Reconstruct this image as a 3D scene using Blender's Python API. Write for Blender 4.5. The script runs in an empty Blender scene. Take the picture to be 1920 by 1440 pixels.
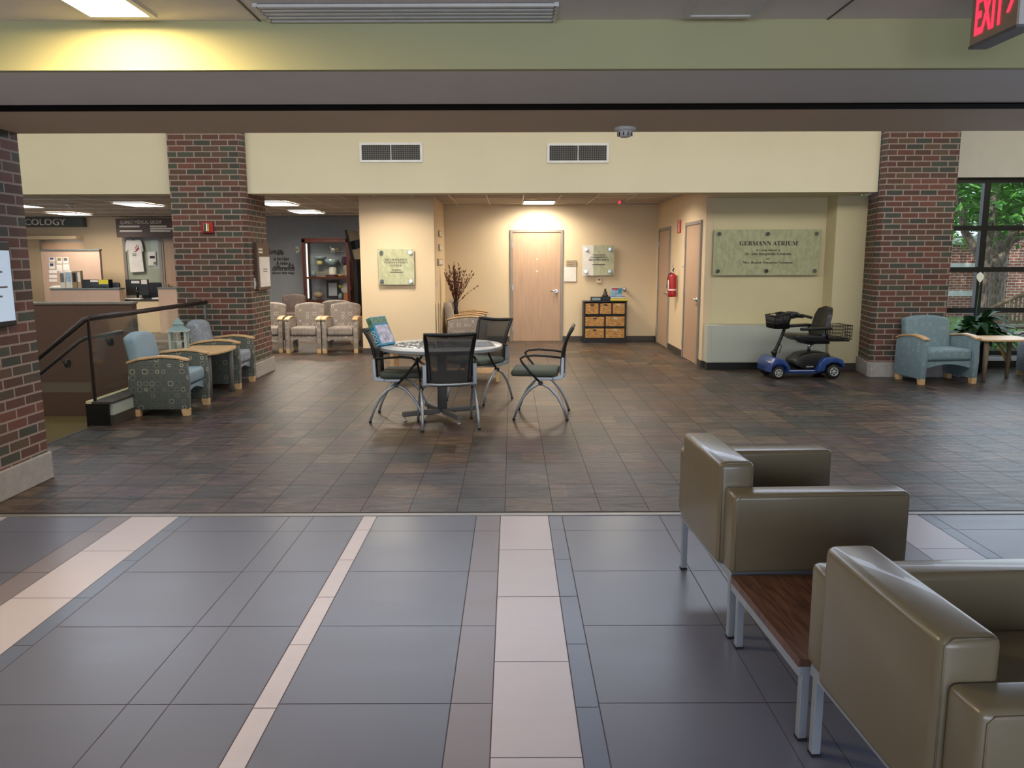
import bpy, bmesh, math, random
from mathutils import Vector, Matrix
S = bpy.context.scene
COL = S.collection
random.seed(7)
R = math.radians
# ------------------------------------------------------------------ camera
F, CH, TH = 1480.0, 1.58, math.atan(233/1480)
cd = bpy.data.cameras.new('camera'); cam = bpy.data.objects.new('camera', cd); COL.objects.link(cam)
cd.sensor_width = 36; cd.lens = 36*F/1920; cd.clip_start = .05; cd.clip_end = 200
cam.location = (0, 0, CH)
cam.rotation_euler = (Matrix.Rotation(math.pi/2-TH, 3, 'X') @ Matrix.Rotation(R(-.16), 3, 'Z')).to_euler()
S.camera = cam
# ------------------------------------------------------------------ world, view, lamps
S.view_settings.view_transform = 'Standard'; S.view_settings.look = 'None'
S.view_settings.gamma = 1; S.view_settings.use_curve_mapping = False
S.view_settings.exposure = 0.0
w = bpy.data.worlds.new('world'); S.world = w; w.use_nodes = True
bg = w.node_tree.nodes['Background']; bg.inputs[0].default_value = (.72, .84, 1, 1); bg.inputs[1].default_value = 2.4
def lamp(name, kind, loc, power, col=(1, 1, 1), size=(1, 1), rot=(0, 0, 0), spread=180):
    l = bpy.data.lights.new(name, kind); l.energy = power; l.color = col
    if kind == 'AREA':
        l.shape = 'RECTANGLE'; l.size, l.size_y = size; l.spread = R(spread)
    o = bpy.data.objects.new(name, l); COL.objects.link(o); o.location = loc; o.rotation_euler = rot
    return o
sun = lamp('sun', 'SUN', (0, 0, 20), 5.0, (1, .96, .88), rot=(R(-28), R(-8), 0)); sun.data.angle = R(2)
sun.rotation_euler = Vector((.12, .5, -.86)).to_track_quat('-Z', 'Y').to_euler()
# daylight at the high strip windows of the atrium (above the front beam and above the rear header); unseen cool fill added behind the camera
lamp('clerestory_daylight_rear', 'AREA', (0, 10.55, 3.66), 230, (.66, .78, 1), (18, .62), (R(-78), 0, 0))
lamp('clerestory_daylight_front', 'AREA', (0, 5.9, 3.9), 250, (1, .97, .88), (18, .7), (R(65), 0, 0))
lamp('fill_light_behind', 'AREA', (0, -4.7, 1.6), 330, (.74, .82, 1), (8, 1.8), (R(90), 0, 0))
lamp('window_daylight_right', 'AREA', (8.9, 11.2, 1.5), 110, (.74, .86, 1), (6, 2.2), (R(-90), 0, 0))
# ------------------------------------------------------------------ helpers
def lin(c): return tuple((x/12.92 if x <= .04045 else ((x+.055)/1.055)**2.4) for x in c)
def hx(h):
    h = h.lstrip('#'); return lin(tuple(int(h[i:i+2], 16)/255 for i in (0, 2, 4)))
MATS = {}
def mat(name, col='#808080', rough=.6, metal=0, emit=0, var=.06, scale=8, bump=.0, spec=.5, alpha=1, coat=0):
    if name in MATS: return MATS[name]
    m = bpy.data.materials.new(name); m.use_nodes = True; nt = m.node_tree; N = nt.nodes; L = nt.links
    b = N['Principled BSDF']; c = hx(col) if isinstance(col, str) else col
    b.inputs['Roughness'].default_value = rough; b.inputs['Metallic'].default_value = metal
    b.inputs['Specular IOR Level'].default_value = spec; b.inputs['Coat Weight'].default_value = coat
    tc = N.new('ShaderNodeTexCoord'); nz = N.new('ShaderNodeTexNoise'); nz.inputs['Scale'].default_value = scale; nz.inputs['Detail'].default_value = 4
    L.new(tc.outputs['Object'], nz.inputs['Vector'])
    rp = N.new('ShaderNodeValToRGB')
    rp.color_ramp.elements[0].position = .3; rp.color_ramp.elements[1].position = .7
    rp.color_ramp.elements[0].color = (*[x*(1-var) for x in c], 1); rp.color_ramp.elements[1].color = (*[min(1, x*(1+var)) for x in c], 1)
    L.new(nz.outputs['Fac'], rp.inputs['Fac']); L.new(rp.outputs['Color'], b.inputs['Base Color'])
    if bump:
        bp = N.new('ShaderNodeBump'); bp.inputs['Strength'].default_value = bump; bp.inputs['Distance'].default_value = .01
        n2 = N.new('ShaderNodeTexNoise'); n2.inputs['Scale'].default_value = scale*12; L.new(tc.outputs['Object'], n2.inputs['Vector'])
        L.new(n2.outputs['Fac'], bp.inputs['Height']); L.new(bp.outputs['Normal'], b.inputs['Normal'])
    if emit:
        b.inputs['Emission Color'].default_value = (*c, 1); b.inputs['Emission Strength'].default_value = emit
    if alpha < 1: b.inputs['Alpha'].default_value = alpha
    MATS[name] = m; return m
def nodes(name):
    m = bpy.data.materials.new(name); m.use_nodes = True; MATS[name] = m
    return m, m.node_tree.nodes, m.node_tree.links, m.node_tree.nodes['Principled BSDF']
def mnode(N, op, *vals):
    n = N.new('ShaderNodeMath'); n.operation = op
    return n
def glass_mat(name, col, tint=.12, rough=.02):
    m, N, L, b = nodes(name); N.remove(b)
    tr = N.new('ShaderNodeBsdfTransparent'); tr.inputs[0].default_value = (*col, 1)
    gl = N.new('ShaderNodeBsdfGlossy'); gl.inputs['Roughness'].default_value = rough
    fr = N.new('ShaderNodeLayerWeight'); pw = N.new('ShaderNodeMath'); pw.operation = 'POWER'; pw.inputs[1].default_value = 4
    ma = N.new('ShaderNodeMath'); ma.operation = 'MULTIPLY_ADD'; ma.inputs[1].default_value = .5; ma.inputs[2].default_value = .025
    L.new(fr.outputs['Facing'], pw.inputs[0]); L.new(pw.outputs[0], ma.inputs[0])
    mx = N.new('ShaderNodeMixShader'); L.new(ma.outputs[0], mx.inputs[0]); L.new(tr.outputs[0], mx.inputs[1]); L.new(gl.outputs[0], mx.inputs[2])
    L.new(mx.outputs[0], N['Material Output'].inputs[0]); return m
glass_mat('glass_clear', (.93, .95, .93)); glass_mat('glass_window', (.97, .98, .98))
def brick_mat(name, ramp, mortar, bw=.222, rh=.0725, ms=.0075, bias=0):
    m, N, L, b = nodes(name)
    uv = N.new('ShaderNodeUVMap'); br = N.new('ShaderNodeTexBrick'); L.new(uv.outputs[0], br.inputs['Vector'])
    br.inputs['Scale'].default_value = 1; br.inputs['Brick Width'].default_value = bw; br.inputs['Row Height'].default_value = rh
    br.inputs['Mortar Size'].default_value = ms; br.inputs['Mortar Smooth'].default_value = .1; br.inputs['Bias'].default_value = bias
    br.inputs['Color1'].default_value = (0, 0, 0, 1); br.inputs['Color2'].default_value = (1, 1, 1, 1); br.inputs['Mortar'].default_value = (0, 0, 0, 1)
    rp = N.new('ShaderNodeValToRGB'); rp.color_ramp.interpolation = 'CONSTANT'; cr = rp.color_ramp
    while len(cr.elements) < len(ramp): cr.elements.new(.5)
    for i, c in enumerate(ramp): cr.elements[i].position = i/len(ramp); cr.elements[i].color = (*hx(c), 1)
    L.new(br.outputs['Color'], rp.inputs['Fac'])
    nz = N.new('ShaderNodeTexNoise'); nz.inputs['Scale'].default_value = 30; nz.inputs['Detail'].default_value = 5; L.new(uv.outputs[0], nz.inputs['Vector'])
    mul = N.new('ShaderNodeMix'); mul.data_type = 'RGBA'; mul.blend_type = 'MULTIPLY'; mul.inputs[0].default_value = .5
    L.new(rp.outputs[0], mul.inputs[6]); L.new(nz.outputs['Color'], mul.inputs[7])
    mx = N.new('ShaderNodeMix'); mx.data_type = 'RGBA'; L.new(br.outputs['Fac'], mx.inputs[0]); L.new(mul.outputs[2], mx.inputs[6]); mx.inputs[7].default_value = (*hx(mortar), 1)
    L.new(mx.outputs[2], b.inputs['Base Color']); b.inputs['Roughness'].default_value = .75
    bp = N.new('ShaderNodeBump'); bp.invert = True; bp.inputs['Strength'].default_value = .6; bp.inputs['Distance'].default_value = .006
    L.new(br.outputs['Fac'], bp.inputs['Height']); L.new(bp.outputs[0], b.inputs['Normal']); return m
brick_mat('brick', ['#67443a', '#574c40', '#74483c', '#4c4e44', '#654639', '#45483f', '#7a4e42', '#5a4035', '#665040', '#505546', '#6c463a', '#5f463a'], '#96857c')
brick_mat('brick_outside', ['#9a5a4c', '#8a4a40', '#a56656', '#935448'], '#c9bcb2')
def fabric_mat(name, base, ring, dot, cell=.062, dens=.55, strength=1.0):
    m, N, L, b = nodes(name)
    uv = N.new('ShaderNodeUVMap'); sc = N.new('ShaderNodeVectorMath'); sc.operation = 'SCALE'; sc.inputs['Scale'].default_value = 1/cell
    L.new(uv.outputs[0], sc.inputs[0])
    fl = N.new('ShaderNodeVectorMath'); fl.operation = 'FLOOR'; L.new(sc.outputs[0], fl.inputs[0])
    fr = N.new('ShaderNodeVectorMath'); fr.operation = 'FRACTION'; L.new(sc.outputs[0], fr.inputs[0])
    sb = N.new('ShaderNodeVectorMath'); sb.operation = 'SUBTRACT'; sb.inputs[1].default_value = (.5, .5, 0); L.new(fr.outputs[0], sb.inputs[0])
    sx = N.new('ShaderNodeSeparateXYZ'); L.new(sb.outputs[0], sx.inputs[0])
    def M(op, a, c=None, clamp=False):
        n = N.new('ShaderNodeMath'); n.operation = op; n.use_clamp = clamp
        for i, x in enumerate((a, c)):
            if x is None: continue
            if isinstance(x, (int, float)): n.inputs[i].default_value = x
            else: L.new(x, n.inputs[i])
        return n.outputs[0]
    ax, ay = M('ABSOLUTE', sx.outputs[0]), M('ABSOLUTE', sx.outputs[1])
    p4 = M('POWER', M('ADD', M('POWER', ax, 3.2), M('POWER', ay, 3.2)), 1/3.2)
    wn = N.new('ShaderNodeTexWhiteNoise'); L.new(fl.outputs[0], wn.inputs['Vector'])
    cs = N.new('ShaderNodeSeparateColor'); L.new(wn.outputs['Color'], cs.inputs[0])
    rad = M('ADD', M('MULTIPLY', cs.outputs[0], .2), .2)
    ringf = M('MULTIPLY', M('LESS_THAN', M('ABSOLUTE', M('SUBTRACT', p4, rad)), .055), M('MULTIPLY', M('POWER', cs.outputs[1], 4), strength))
    dotf = M('MULTIPLY', M('LESS_THAN', p4, .1), .75)
    nz = N.new('ShaderNodeTexNoise'); nz.inputs['Scale'].default_value = 160; L.new(uv.outputs[0], nz.inputs['Vector'])
    m0 = N.new('ShaderNodeMix'); m0.data_type = 'RGBA'; L.new(nz.outputs['Fac'], m0.inputs[0])
    c = hx(base); m0.inputs[6].default_value = (*[x*.88 for x in c], 1); m0.inputs[7].default_value = (*[min(1, x*1.12) for x in c], 1)
    m1 = N.new('ShaderNodeMix'); m1.data_type = 'RGBA'; L.new(dotf, m1.inputs[0]); L.new(m0.outputs[2], m1.inputs[6]); m1.inputs[7].default_value = (*hx(dot), 1)
    m2 = N.new('ShaderNodeMix'); m2.data_type = 'RGBA'; L.new(ringf, m2.inputs[0]); L.new(m1.outputs[2], m2.inputs[6]); m2.inputs[7].default_value = (*hx(ring), 1)
    L.new(m2.outputs[2], b.inputs['Base Color']); b.inputs['Roughness'].default_value = .7
    b.inputs['Sheen Weight'].default_value = .1; return m
fabric_mat('fabric_taupe_warm_lit', '#8a8078', '#d8cfc0', '#4a423c'); fabric_mat('fabric_rust', '#544a46', '#9a6248', '#3a3230'); fabric_mat('fabric_green', '#50554f', '#b3ad92', '#30332f')
fabric_mat('fabric_blue', '#71878f', '#9eb0b2', '#5a6f7a', .05); fabric_mat('fabric_bluegrey_daylit', '#7f8894', '#c6ccd0', '#4f5560')  # taupe and blue-grey: one fabric with warm light and daylight put into its colour
def woven_mat(name, a, c, sx, sy, rough=.8):
    m, N, L, b = nodes(name); uv = N.new('ShaderNodeUVMap'); mp = N.new('ShaderNodeMapping'); L.new(uv.outputs[0], mp.inputs[0]); mp.inputs['Scale'].default_value = (sx, sy, 1)
    nz = N.new('ShaderNodeTexNoise'); nz.inputs['Scale'].default_value = 1; nz.inputs['Detail'].default_value = 6; nz.inputs['Distortion'].default_value = .8; L.new(mp.outputs[0], nz.inputs[0])
    rp = N.new('ShaderNodeValToRGB'); rp.color_ramp.elements[0].position = .36; rp.color_ramp.elements[1].position = .64
    rp.color_ramp.elements[0].color = (*hx(a), 1); rp.color_ramp.elements[1].color = (*hx(c), 1)
    L.new(nz.outputs['Fac'], rp.inputs[0]); L.new(rp.outputs[0], b.inputs['Base Color']); b.inputs['Roughness'].default_value = rough
    bp = N.new('ShaderNodeBump'); bp.inputs['Strength'].default_value = .4; bp.inputs['Distance'].default_value = .004; L.new(nz.outputs['Fac'], bp.inputs['Height']); L.new(bp.outputs[0], b.inputs['Normal'])
    return m
woven_mat('wicker', '#7d542c', '#d3a566', 14, 90); woven_mat('walnut', '#4a3026', '#6d4a3a', 60, 6, .35)
woven_mat('leaf_art', '#a3a583', '#b6b794', 18, 9, .25); woven_mat('leaf_art_dark', '#7d806a', '#a3a488', 10, 12, .15)
woven_mat('bark', '#4c423c', '#8a7d74', 30, 8, .9); woven_mat('wood_door', '#ad9078', '#b79a82', 50, 2, .42)
# attribute driven stone tiles
def tile_mat(name, rough, nscale, amt, bumpy, grout=None):
    m, N, L, b = nodes(name); at = N.new('ShaderNodeVertexColor'); at.layer_name = 'tint'
    tc = N.new('ShaderNodeTexCoord'); mp = N.new('ShaderNodeMapping'); mp.inputs['Scale'].default_value = (nscale, nscale*3.4, 1); L.new(tc.outputs['Object'], mp.inputs[0])
    nz = N.new('ShaderNodeTexNoise'); nz.inputs['Scale'].default_value = 1; nz.inputs['Detail'].default_value = 6; nz.inputs['Roughness'].default_value = .72; nz.inputs['Distortion'].default_value = .8
    L.new(mp.outputs[0], nz.inputs[0])
    rp = N.new('ShaderNodeValToRGB'); rp.color_ramp.elements[0].position = .38; rp.color_ramp.elements[1].position = .62; b.inputs['Specular IOR Level'].default_value = .5 if amt < .2 else .38
    rp.color_ramp.elements[0].color = (1-amt,)*3+(1,); rp.color_ramp.elements[1].color = (1+amt*.8, 1+amt*.7, 1+amt*.6, 1)
    L.new(nz.outputs['Fac'], rp.inputs[0])
    mx = N.new('ShaderNodeMix'); mx.data_type = 'RGBA'; mx.blend_type = 'MULTIPLY'; mx.inputs[0].default_value = 1
    L.new(at.outputs[0], mx.inputs[6]); L.new(rp.outputs[0], mx.inputs[7]); L.new(mx.outputs[2], b.inputs['Base Color'])
    r2 = N.new('ShaderNodeMapRange'); r2.inputs['To Min'].default_value = rough-.07; r2.inputs['To Max'].default_value = rough+.12; L.new(nz.outputs['Fac'], r2.inputs[0]); L.new(r2.outputs[0], b.inputs['Roughness'])
    bp = N.new('ShaderNodeBump'); bp.inputs['Strength'].default_value = bumpy; bp.inputs['Distance'].default_value = .006; L.new(nz.outputs['Fac'], bp.inputs['Height']); L.new(bp.outputs[0], b.inputs['Normal'])
    return m
tile_mat('slate_tiles', .34, 5, .68, .9); tile_mat('porcelain_tiles', .30, 1.3, .03, .0)

class MB:
    def __init__(s): s.bm = bmesh.new()
    def _new(s, ret, M=None):
        return ret
    def box(s, x0, x1, y0, y1, z0, z1, r=0, seg=2, M=None):
        b = bmesh.new(); bmesh.ops.create_cube(b, size=1)
        for v in b.verts: v.co = Vector(((x0+x1)/2+v.co.x*(x1-x0), (y0+y1)/2+v.co.y*(y1-y0), (z0+z1)/2+v.co.z*(z1-z0)))
        if r: bmesh.ops.bevel(b, geom=list(b.edges), offset=r, segments=seg, profile=.5, affect='EDGES', clamp_overlap=True)
        return s.add(b, M)
    def add(s, b, M=None):
        if M: bmesh.ops.transform(b, matrix=M, verts=b.verts)
        me = bpy.data.meshes.new('t'); b.to_mesh(me); b.free(); s.bm.from_mesh(me); bpy.data.meshes.remove(me); return s
    def prism(s, pts, a0, a1, axis='y', r=0, seg=2, M=None):
        b = bmesh.new()
        def mk(p, a): return {'y': (p[0], a, p[1]), 'x': (a, p[0], p[1]), 'z': (p[0], p[1], a)}[axis]
        A = [b.verts.new(mk(p, a0)) for p in pts]; B = [b.verts.new(mk(p, a1)) for p in pts]
        b.faces.new(A); b.faces.new(B[::-1]); n = len(pts)
        for i in range(n): b.faces.new((A[i], B[i], B[(i+1) % n], A[(i+1) % n]))
        bmesh.ops.recalc_face_normals(b, faces=b.faces)
        if r: bmesh.ops.bevel(b, geom=[e for e in b.edges if len(e.link_faces) == 2 and e.calc_face_angle(0) > .6], offset=r, segments=seg, profile=.5, affect='EDGES', clamp_overlap=True)
        return s.add(b, M)
    def cyl(s, p0, p1, r0, r1=None, n=16, cap=True):
        return s.tube([p0, p1], [r0, r0 if r1 is None else r1], n, cap)
    def tube(s, pts, rad, n=10, cap=True, sy=1):
        pts = [Vector(p) for p in pts]; b = bmesh.new(); rings = []
        if isinstance(rad, (int, float)): rad = [rad]*len(pts)
        up = None
        for i, p in enumerate(pts):
            d = (pts[min(i+1, len(pts)-1)]-pts[max(i-1, 0)]).normalized()
            if up is None: up = d.cross(Vector((0, 0, 1)) if abs(d.z) < .95 else Vector((1, 0, 0))).normalized()
            up = (up-d*up.dot(d)).normalized(); w2 = d.cross(up)
            rings.append([b.verts.new(p+rad[i]*(up*math.cos(t)+w2*math.sin(t)*sy)) for t in [2*math.pi*k/n for k in range(n)]])
        for a, c in zip(rings, rings[1:]):
            for k in range(n): b.faces.new((a[k], a[(k+1) % n], c[(k+1) % n], c[k])).smooth = True
        if cap: b.faces.new(rings[0][::-1]); b.faces.new(rings[-1])
        bmesh.ops.recalc_face_normals(b, faces=b.faces); return s.add(b)
    def lathe(s, prof, c=(0, 0, 0), n=24, M=None, cap=True):
        b = bmesh.new(); rings = []
        for r, z in prof: rings.append([b.verts.new((c[0]+r*math.cos(2*math.pi*k/n), c[1]+r*math.sin(2*math.pi*k/n), c[2]+z)) for k in range(n)])
        for a, d in zip(rings, rings[1:]):
            for k in range(n): b.faces.new((a[k], a[(k+1) % n], d[(k+1) % n], d[k])).smooth = True
        if cap: b.faces.new(rings[0][::-1]); b.faces.new(rings[-1])
        bmesh.ops.recalc_face_normals(b, faces=b.faces)
        return s.add(b, M)
    def ball(s, c, r, sz=(1, 1, 1), n=12):
        b = bmesh.new(); bmesh.ops.create_uvsphere(b, u_segments=n, v_segments=max(6, n*2//3), radius=r)
        for v in b.verts: v.co = Vector((c[0]+v.co.x*sz[0], c[1]+v.co.y*sz[1], c[2]+v.co.z*sz[2]))
        for f in b.faces: f.smooth = True
        return s.add(b)
    def grid(s, fn, nu, nv, thick=0):
        b = bmesh.new(); g = [[b.verts.new(fn(i/nu, j/nv)) for j in range(nv+1)] for i in range(nu+1)]
        for i in range(nu):
            for j in range(nv): b.faces.new((g[i][j], g[i+1][j], g[i+1][j+1], g[i][j+1])).smooth = True
        if thick:
            bmesh.ops.recalc_face_normals(b, faces=b.faces); bmesh.ops.solidify(b, geom=list(b.faces), thickness=thick)
        return s.add(b)
    def quad(s, *p):
        s.bm.faces.new([s.bm.verts.new(q) for q in p]); return s
    def build(s, name, m, parent=None, loc=None, rot=None, smooth=False):
        uvl = s.bm.loops.layers.uv.new('UVMap'); s.bm.normal_update()
        for f in s.bm.faces:
            n = f.normal; ax, ay, az = abs(n.x), abs(n.y), abs(n.z)
            for l in f.loops:
                c = l.vert.co
                l[uvl].uv = (c.x, c.y) if az >= ax and az >= ay else ((c.y, c.z) if ax > ay else (c.x, c.z))
            if smooth: f.smooth = True
        me = bpy.data.meshes.new(name); s.bm.to_mesh(me); s.bm.free()
        for mm in (m if isinstance(m, list) else [m]): me.materials.append(MATS[mm] if isinstance(mm, str) else mm)
        if smooth: me.set_sharp_from_angle(angle=R(40))
        o = bpy.data.objects.new(name, me); COL.objects.link(o)
        if parent: o.parent = parent
        if loc: o.location = loc
        if rot: o.rotation_euler = rot
        return o
def tag(o, label, cat, group=None, kind=None):
    o['label'] = label; o['category'] = cat
    if group: o['group'] = group
    if kind: o['kind'] = kind
    return o
def thing(name, label, cat, loc=(0, 0, 0), rz=0, group=None, rot=None):
    o = bpy.data.objects.new(name, None); COL.objects.link(o); o.location = loc; o.rotation_euler = rot or (0, 0, R(rz)); o.empty_display_size = .1
    return tag(o, label, cat, group)
def struct(o): o['kind'] = 'structure'; return o
def sbox(name, m, *b, r=0): return struct(MB().box(*b, r=r).build(name, m))
def copy_tree(o, parent=None):
    c = o.copy(); COL.objects.link(c)
    if parent: c.parent = parent
    for ch in list(o.children): copy_tree(ch, c)
    return c
def again(src, label, loc, rz=None, group=None, rot=None):
    c = copy_tree(src); c['label'] = label; c.location = loc
    if rz is not None: c.rotation_euler = (0, 0, R(rz))
    if rot: c.rotation_euler = rot
    if group: c['group'] = group
    return c
def serif(t, style='bold'):
    o = ''
    for ch in t:
        if 'A' <= ch <= 'Z': o += chr((0x1D400 if style == 'bold' else 0x1D468)+ord(ch)-65)
        elif 'a' <= ch <= 'z': o += chr((0x1D41A if style == 'bold' else 0x1D482)+ord(ch)-97)
        else: o += ch
    return o
def text(s, m, org, width=None, height=None, right=(1, 0, 0), up=(0, 0, 1), ext=.002, parent=None, name='lettering', align='CENTER', style=None, shear=0, bold=0):
    """a line of raised letters; org = middle of the line"""
    cu = bpy.data.curves.new('txt', 'FONT'); cu.body = serif(s, style) if style else s; cu.extrude = 0; cu.align_x = 'LEFT'; cu.shear = shear; cu.offset = bold; cu.resolution_u = 3
    o = bpy.data.objects.new('txt', cu); COL.objects.link(o); dg = bpy.context.evaluated_depsgraph_get(); dg.update()
    me = bpy.data.meshes.new_from_object(o.evaluated_get(dg)); bpy.data.objects.remove(o); bpy.data.curves.remove(cu)
    b = bmesh.new(); b.from_mesh(me); bpy.data.meshes.remove(me)
    if not b.verts: b.free(); return None
    xs = [v.co.x for v in b.verts]; ys = [v.co.y for v in b.verts]; x0, x1, y0, y1 = min(xs), max(xs), min(ys), max(ys)
    sx = width/(x1-x0) if width else None; sy = height/(y1-y0) if height else None
    sx = sx or sy; sy = sy or sx
    Rv, U = Vector(right), Vector(up); Nn = Rv.cross(U)
    for v in b.verts:
        p = Vector(org)+Rv*((v.co.x-(x0+x1)/2)*sx)+U*((v.co.y-(y0+y1)/2)*sy)+Nn*0; v.co = p
    geo = bmesh.ops.extrude_face_region(b, geom=list(b.faces))
    for e in geo['geom']:
        if isinstance(e, bmesh.types.BMVert): e.co += Nn*ext
    bmesh.ops.recalc_face_normals(b, faces=b.faces)
    M_ = MB(); M_.add(b); return M_.build(name, m, parent)
def P(u, v, Y):
    """point of the photograph's ray at depth Y (metres)"""
    d = v-487.0; k = F/(d*math.cos(TH)**2)-math.tan(TH) if abs(d) > .5 else 1e9
    h = Y/k; dep = Y*math.cos(TH)+h*math.sin(TH)
    return (u-960)*dep/F, CH-h
# ------------------------------------------------------------------ materials
mat('paint_header', '#d6ccb0', .75, var=.02, scale=2); mat('paint_yellow', '#d2c7a0', .75, var=.02, scale=2)
mat('paint_cream', '#d8c3a2', .75, var=.02, scale=2); mat('paint_hall', '#d8c6a6', .75, var=.02, scale=2)
mat('paint_fascia', '#b0ad80', .7, var=.02, scale=2); mat('beam_paint_cool_lit', '#e4e0d8', .7, var=.02, scale=2); mat('beam_paint_warm_lit', '#d6c0a4', .7, var=.02, scale=2)  # beam front and back: one paint, the differing light put into two tints
mat('ceiling_tile', '#a89d90', .85, var=.04, scale=30); mat('ceiling_paint', '#ddd5ca', .85, var=.02); mat('paint_dark', '#898b8f', .8, var=.03)
mat('paint_brown', '#5a4238', .7, var=.04); mat('paint_grey_right', '#d3cdbf', .8, var=.02)
mat('concrete', '#a29d9a', .8, var=.1, scale=14, bump=.2); mat('grout', '#55505c', .9); mat('grout_dark', '#38332f', .9)
mat('base_dark', '#433c37', .5); mat('base_black', '#151414', .35); mat('black', '#121213', .45); mat('black_gloss', '#0c0c0e', .2)
mat('black_leather', '#17171a', .32, bump=.15, scale=20); mat('metal_dark', '#332a27', .35, .6); mat('steel', '#a9adb2', .3, .9, var=.03); mat('silver_paint', '#a4aab1', .32, .5)
mat('aluminium', '#9a9691', .4, .5); mat('frame_metal', '#8d8680', .5, .1); mat('chrome', '#d0d2d4', .12, 1); mat('white', '#dedcd8', .6); mat('white_plastic', '#cfcbc4', .45)
mat('wood_light', '#c9a578', .45, var=.12, scale=20); mat('wood_mahogany', '#4a241c', .3, var=.2, scale=15); mat('wood_pink', '#b39a8a', .5, var=.03)
mat('vinyl', '#706650', .30, var=.04, scale=3, coat=.15); mat('seat_green', '#4c5346', .7, var=.1, scale=40); mat('plain_blue', '#7f96a3', .55, var=.04)
mat('plain_taupe', '#958c80', .6, var=.04); mat('carpet_olive', '#6b5a36', .95, var=.12, scale=40); mat('carpet_grey', '#5d5650', .95, var=.15, scale=40)
mat('red', '#9b1c20', .35); mat('red_sign', '#c02024', .4); mat('yellow', '#d8cb3a', .5); mat('paper', '#dcd9d6', .7); mat('ink', '#1d1c1a', .6); mat('ink_grey', '#6a6866', .6)
mat('tan_plate', '#a3917a', .5); mat('blue_paint', '#26417f', .28, var=.05, coat=.4); mat('rubber', '#141414', .6); mat('rim', '#b9bcc0', .35, .5)
mat('lamp_white', (1, .96, .9), .5, emit=9, var=0); mat('lamp_warm', (1, .80, .50), .5, emit=14, var=0); mat('exit_red', (1, .03, .07), .5, emit=1.6, var=0)
mat('screen_pale', (.50, .63, .80), .3, emit=.42, var=.02); mat('laminate', '#b9b6b2', .3, var=.05, scale=60); mat('counter_grey', '#5d6668', .4); mat('table_edge', '#8b8d90', .35)
mat('navy', '#1c2130', .6); mat('puzzle_blue', '#2a86a8', .4, var=.25, scale=12); mat('puzzle_art', '#b7b4c4', .4, var=.5, scale=22); mat('puzzle_green', '#5f7f62', .4, var=.5, scale=30)
mat('puzzle_grey', '#74777a', .6, var=.5, scale=45); mat('leaf', '#2f5c26', .6, var=.4, scale=6, spec=.2); mat('leaf_dark', '#1d3a1c', .6, var=.4, scale=6, spec=.2); mat('leaf_bright', '#5d9a42', .55, var=.45, scale=1.2)
mat('leaf_yellow', '#9a7a2e', .5); mat('petal', '#e4e6d4', .5); mat('twig', '#4a2a1e', .8); mat('bud', '#5a2820', .8); mat('vase_black', '#17110f', .3)
mat('grass', '#7c9858', .95, var=.35, scale=6); mat('stone_white', '#cfd2d4', .7); mat('paving', '#b9b7b3', .9); mat('lantern_blue', '#7d9698', .5); mat('lantern_white', '#a5b3ae', .5)
mat('bench_wood', '#7a6a58', .8, var=.15); mat('book_yellow', '#b59a45', .6); mat('book_blue', '#2e4468', .5); mat('glassware', '#7f8f92', .15); mat('bronze', '#3a332e', .4, .3)
mat('purple', '#3b2240', .2); mat('ceramic_white', '#c9c4b8', .35); mat('ceramic_cream', '#b3aa6c', .4); mat('mirror_grey', '#9a9ca2', .25, var=.1, scale=2); mat('led', (.8, 1, .95), .5, emit=1.2, var=0)
mat('panel_cab', '#b4b8ad', .5, var=.02); mat('bag', '#8f93ab', .35, var=.3, scale=30); mat('khaki', '#8d7a5e', .7); mat('brown_sign', '#4c3428', .45); mat('grey_sign', '#4b5352', .45); mat('sign_letters', '#e6dcd0', .4)
m, N, L, b = nodes('chair_mesh'); b.inputs['Base Color'].default_value = (.03, .028, .027, 1); b.inputs['Roughness'].default_value = .7
tr = N.new('ShaderNodeBsdfTransparent'); mx = N.new('ShaderNodeMixShader'); mx.inputs[0].default_value = .88; L.new(tr.outputs[0], mx.inputs[1]); L.new(b.outputs[0], mx.inputs[2]); L.new(mx.outputs[0], N['Material Output'].inputs[0])
# ------------------------------------------------------------------ floors
def tiles(name, cells, m, grout, ext, z=0):
    bm = bmesh.new(); cl = bm.loops.layers.float_color.new('tint'); g = .0022
    for (x0, x1, y0, y1, c) in cells:
        vs = [bm.verts.new((x, y, z)) for x, y in ((x0+g, y0+g), (x1-g, y0+g), (x1-g, y1-g), (x0+g, y1-g))]
        f = bm.faces.new(vs)
        for l in f.loops: l[cl] = (*c, 1)
    for (x0, x1, y0, y1) in ext:
        vs = [bm.verts.new((x, y, z-.0015)) for x, y in ((x0, y0), (x1, y0), (x1, y1), (x0, y1))]
        f = bm.faces.new(vs); f.material_index = 1
        for d in (0, ): pass
    me = bpy.data.meshes.new(name); bm.to_mesh(me); bm.free(); me.materials.append(MATS[m]); me.materials.append(MATS[grout])
    o = bpy.data.objects.new(name, me); COL.objects.link(o); return struct(o)
GREY, GREY2, WHT, MED = hx('#65697c'), hx('#636d85'), hx('#bdb8c6'), hx('#807a84')
cells = []
def jit(c, a=.03): k = 1+random.uniform(-a, a); return tuple(x*k for x in c)
def strip(x0, x1, yref, step, c):
    y = yref
    while y > -5.0:
        y0 = max(y-step, -5)
        if y > -5: cells.append((x0, x1, y0, y, jit(c)))
        y -= step
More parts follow.
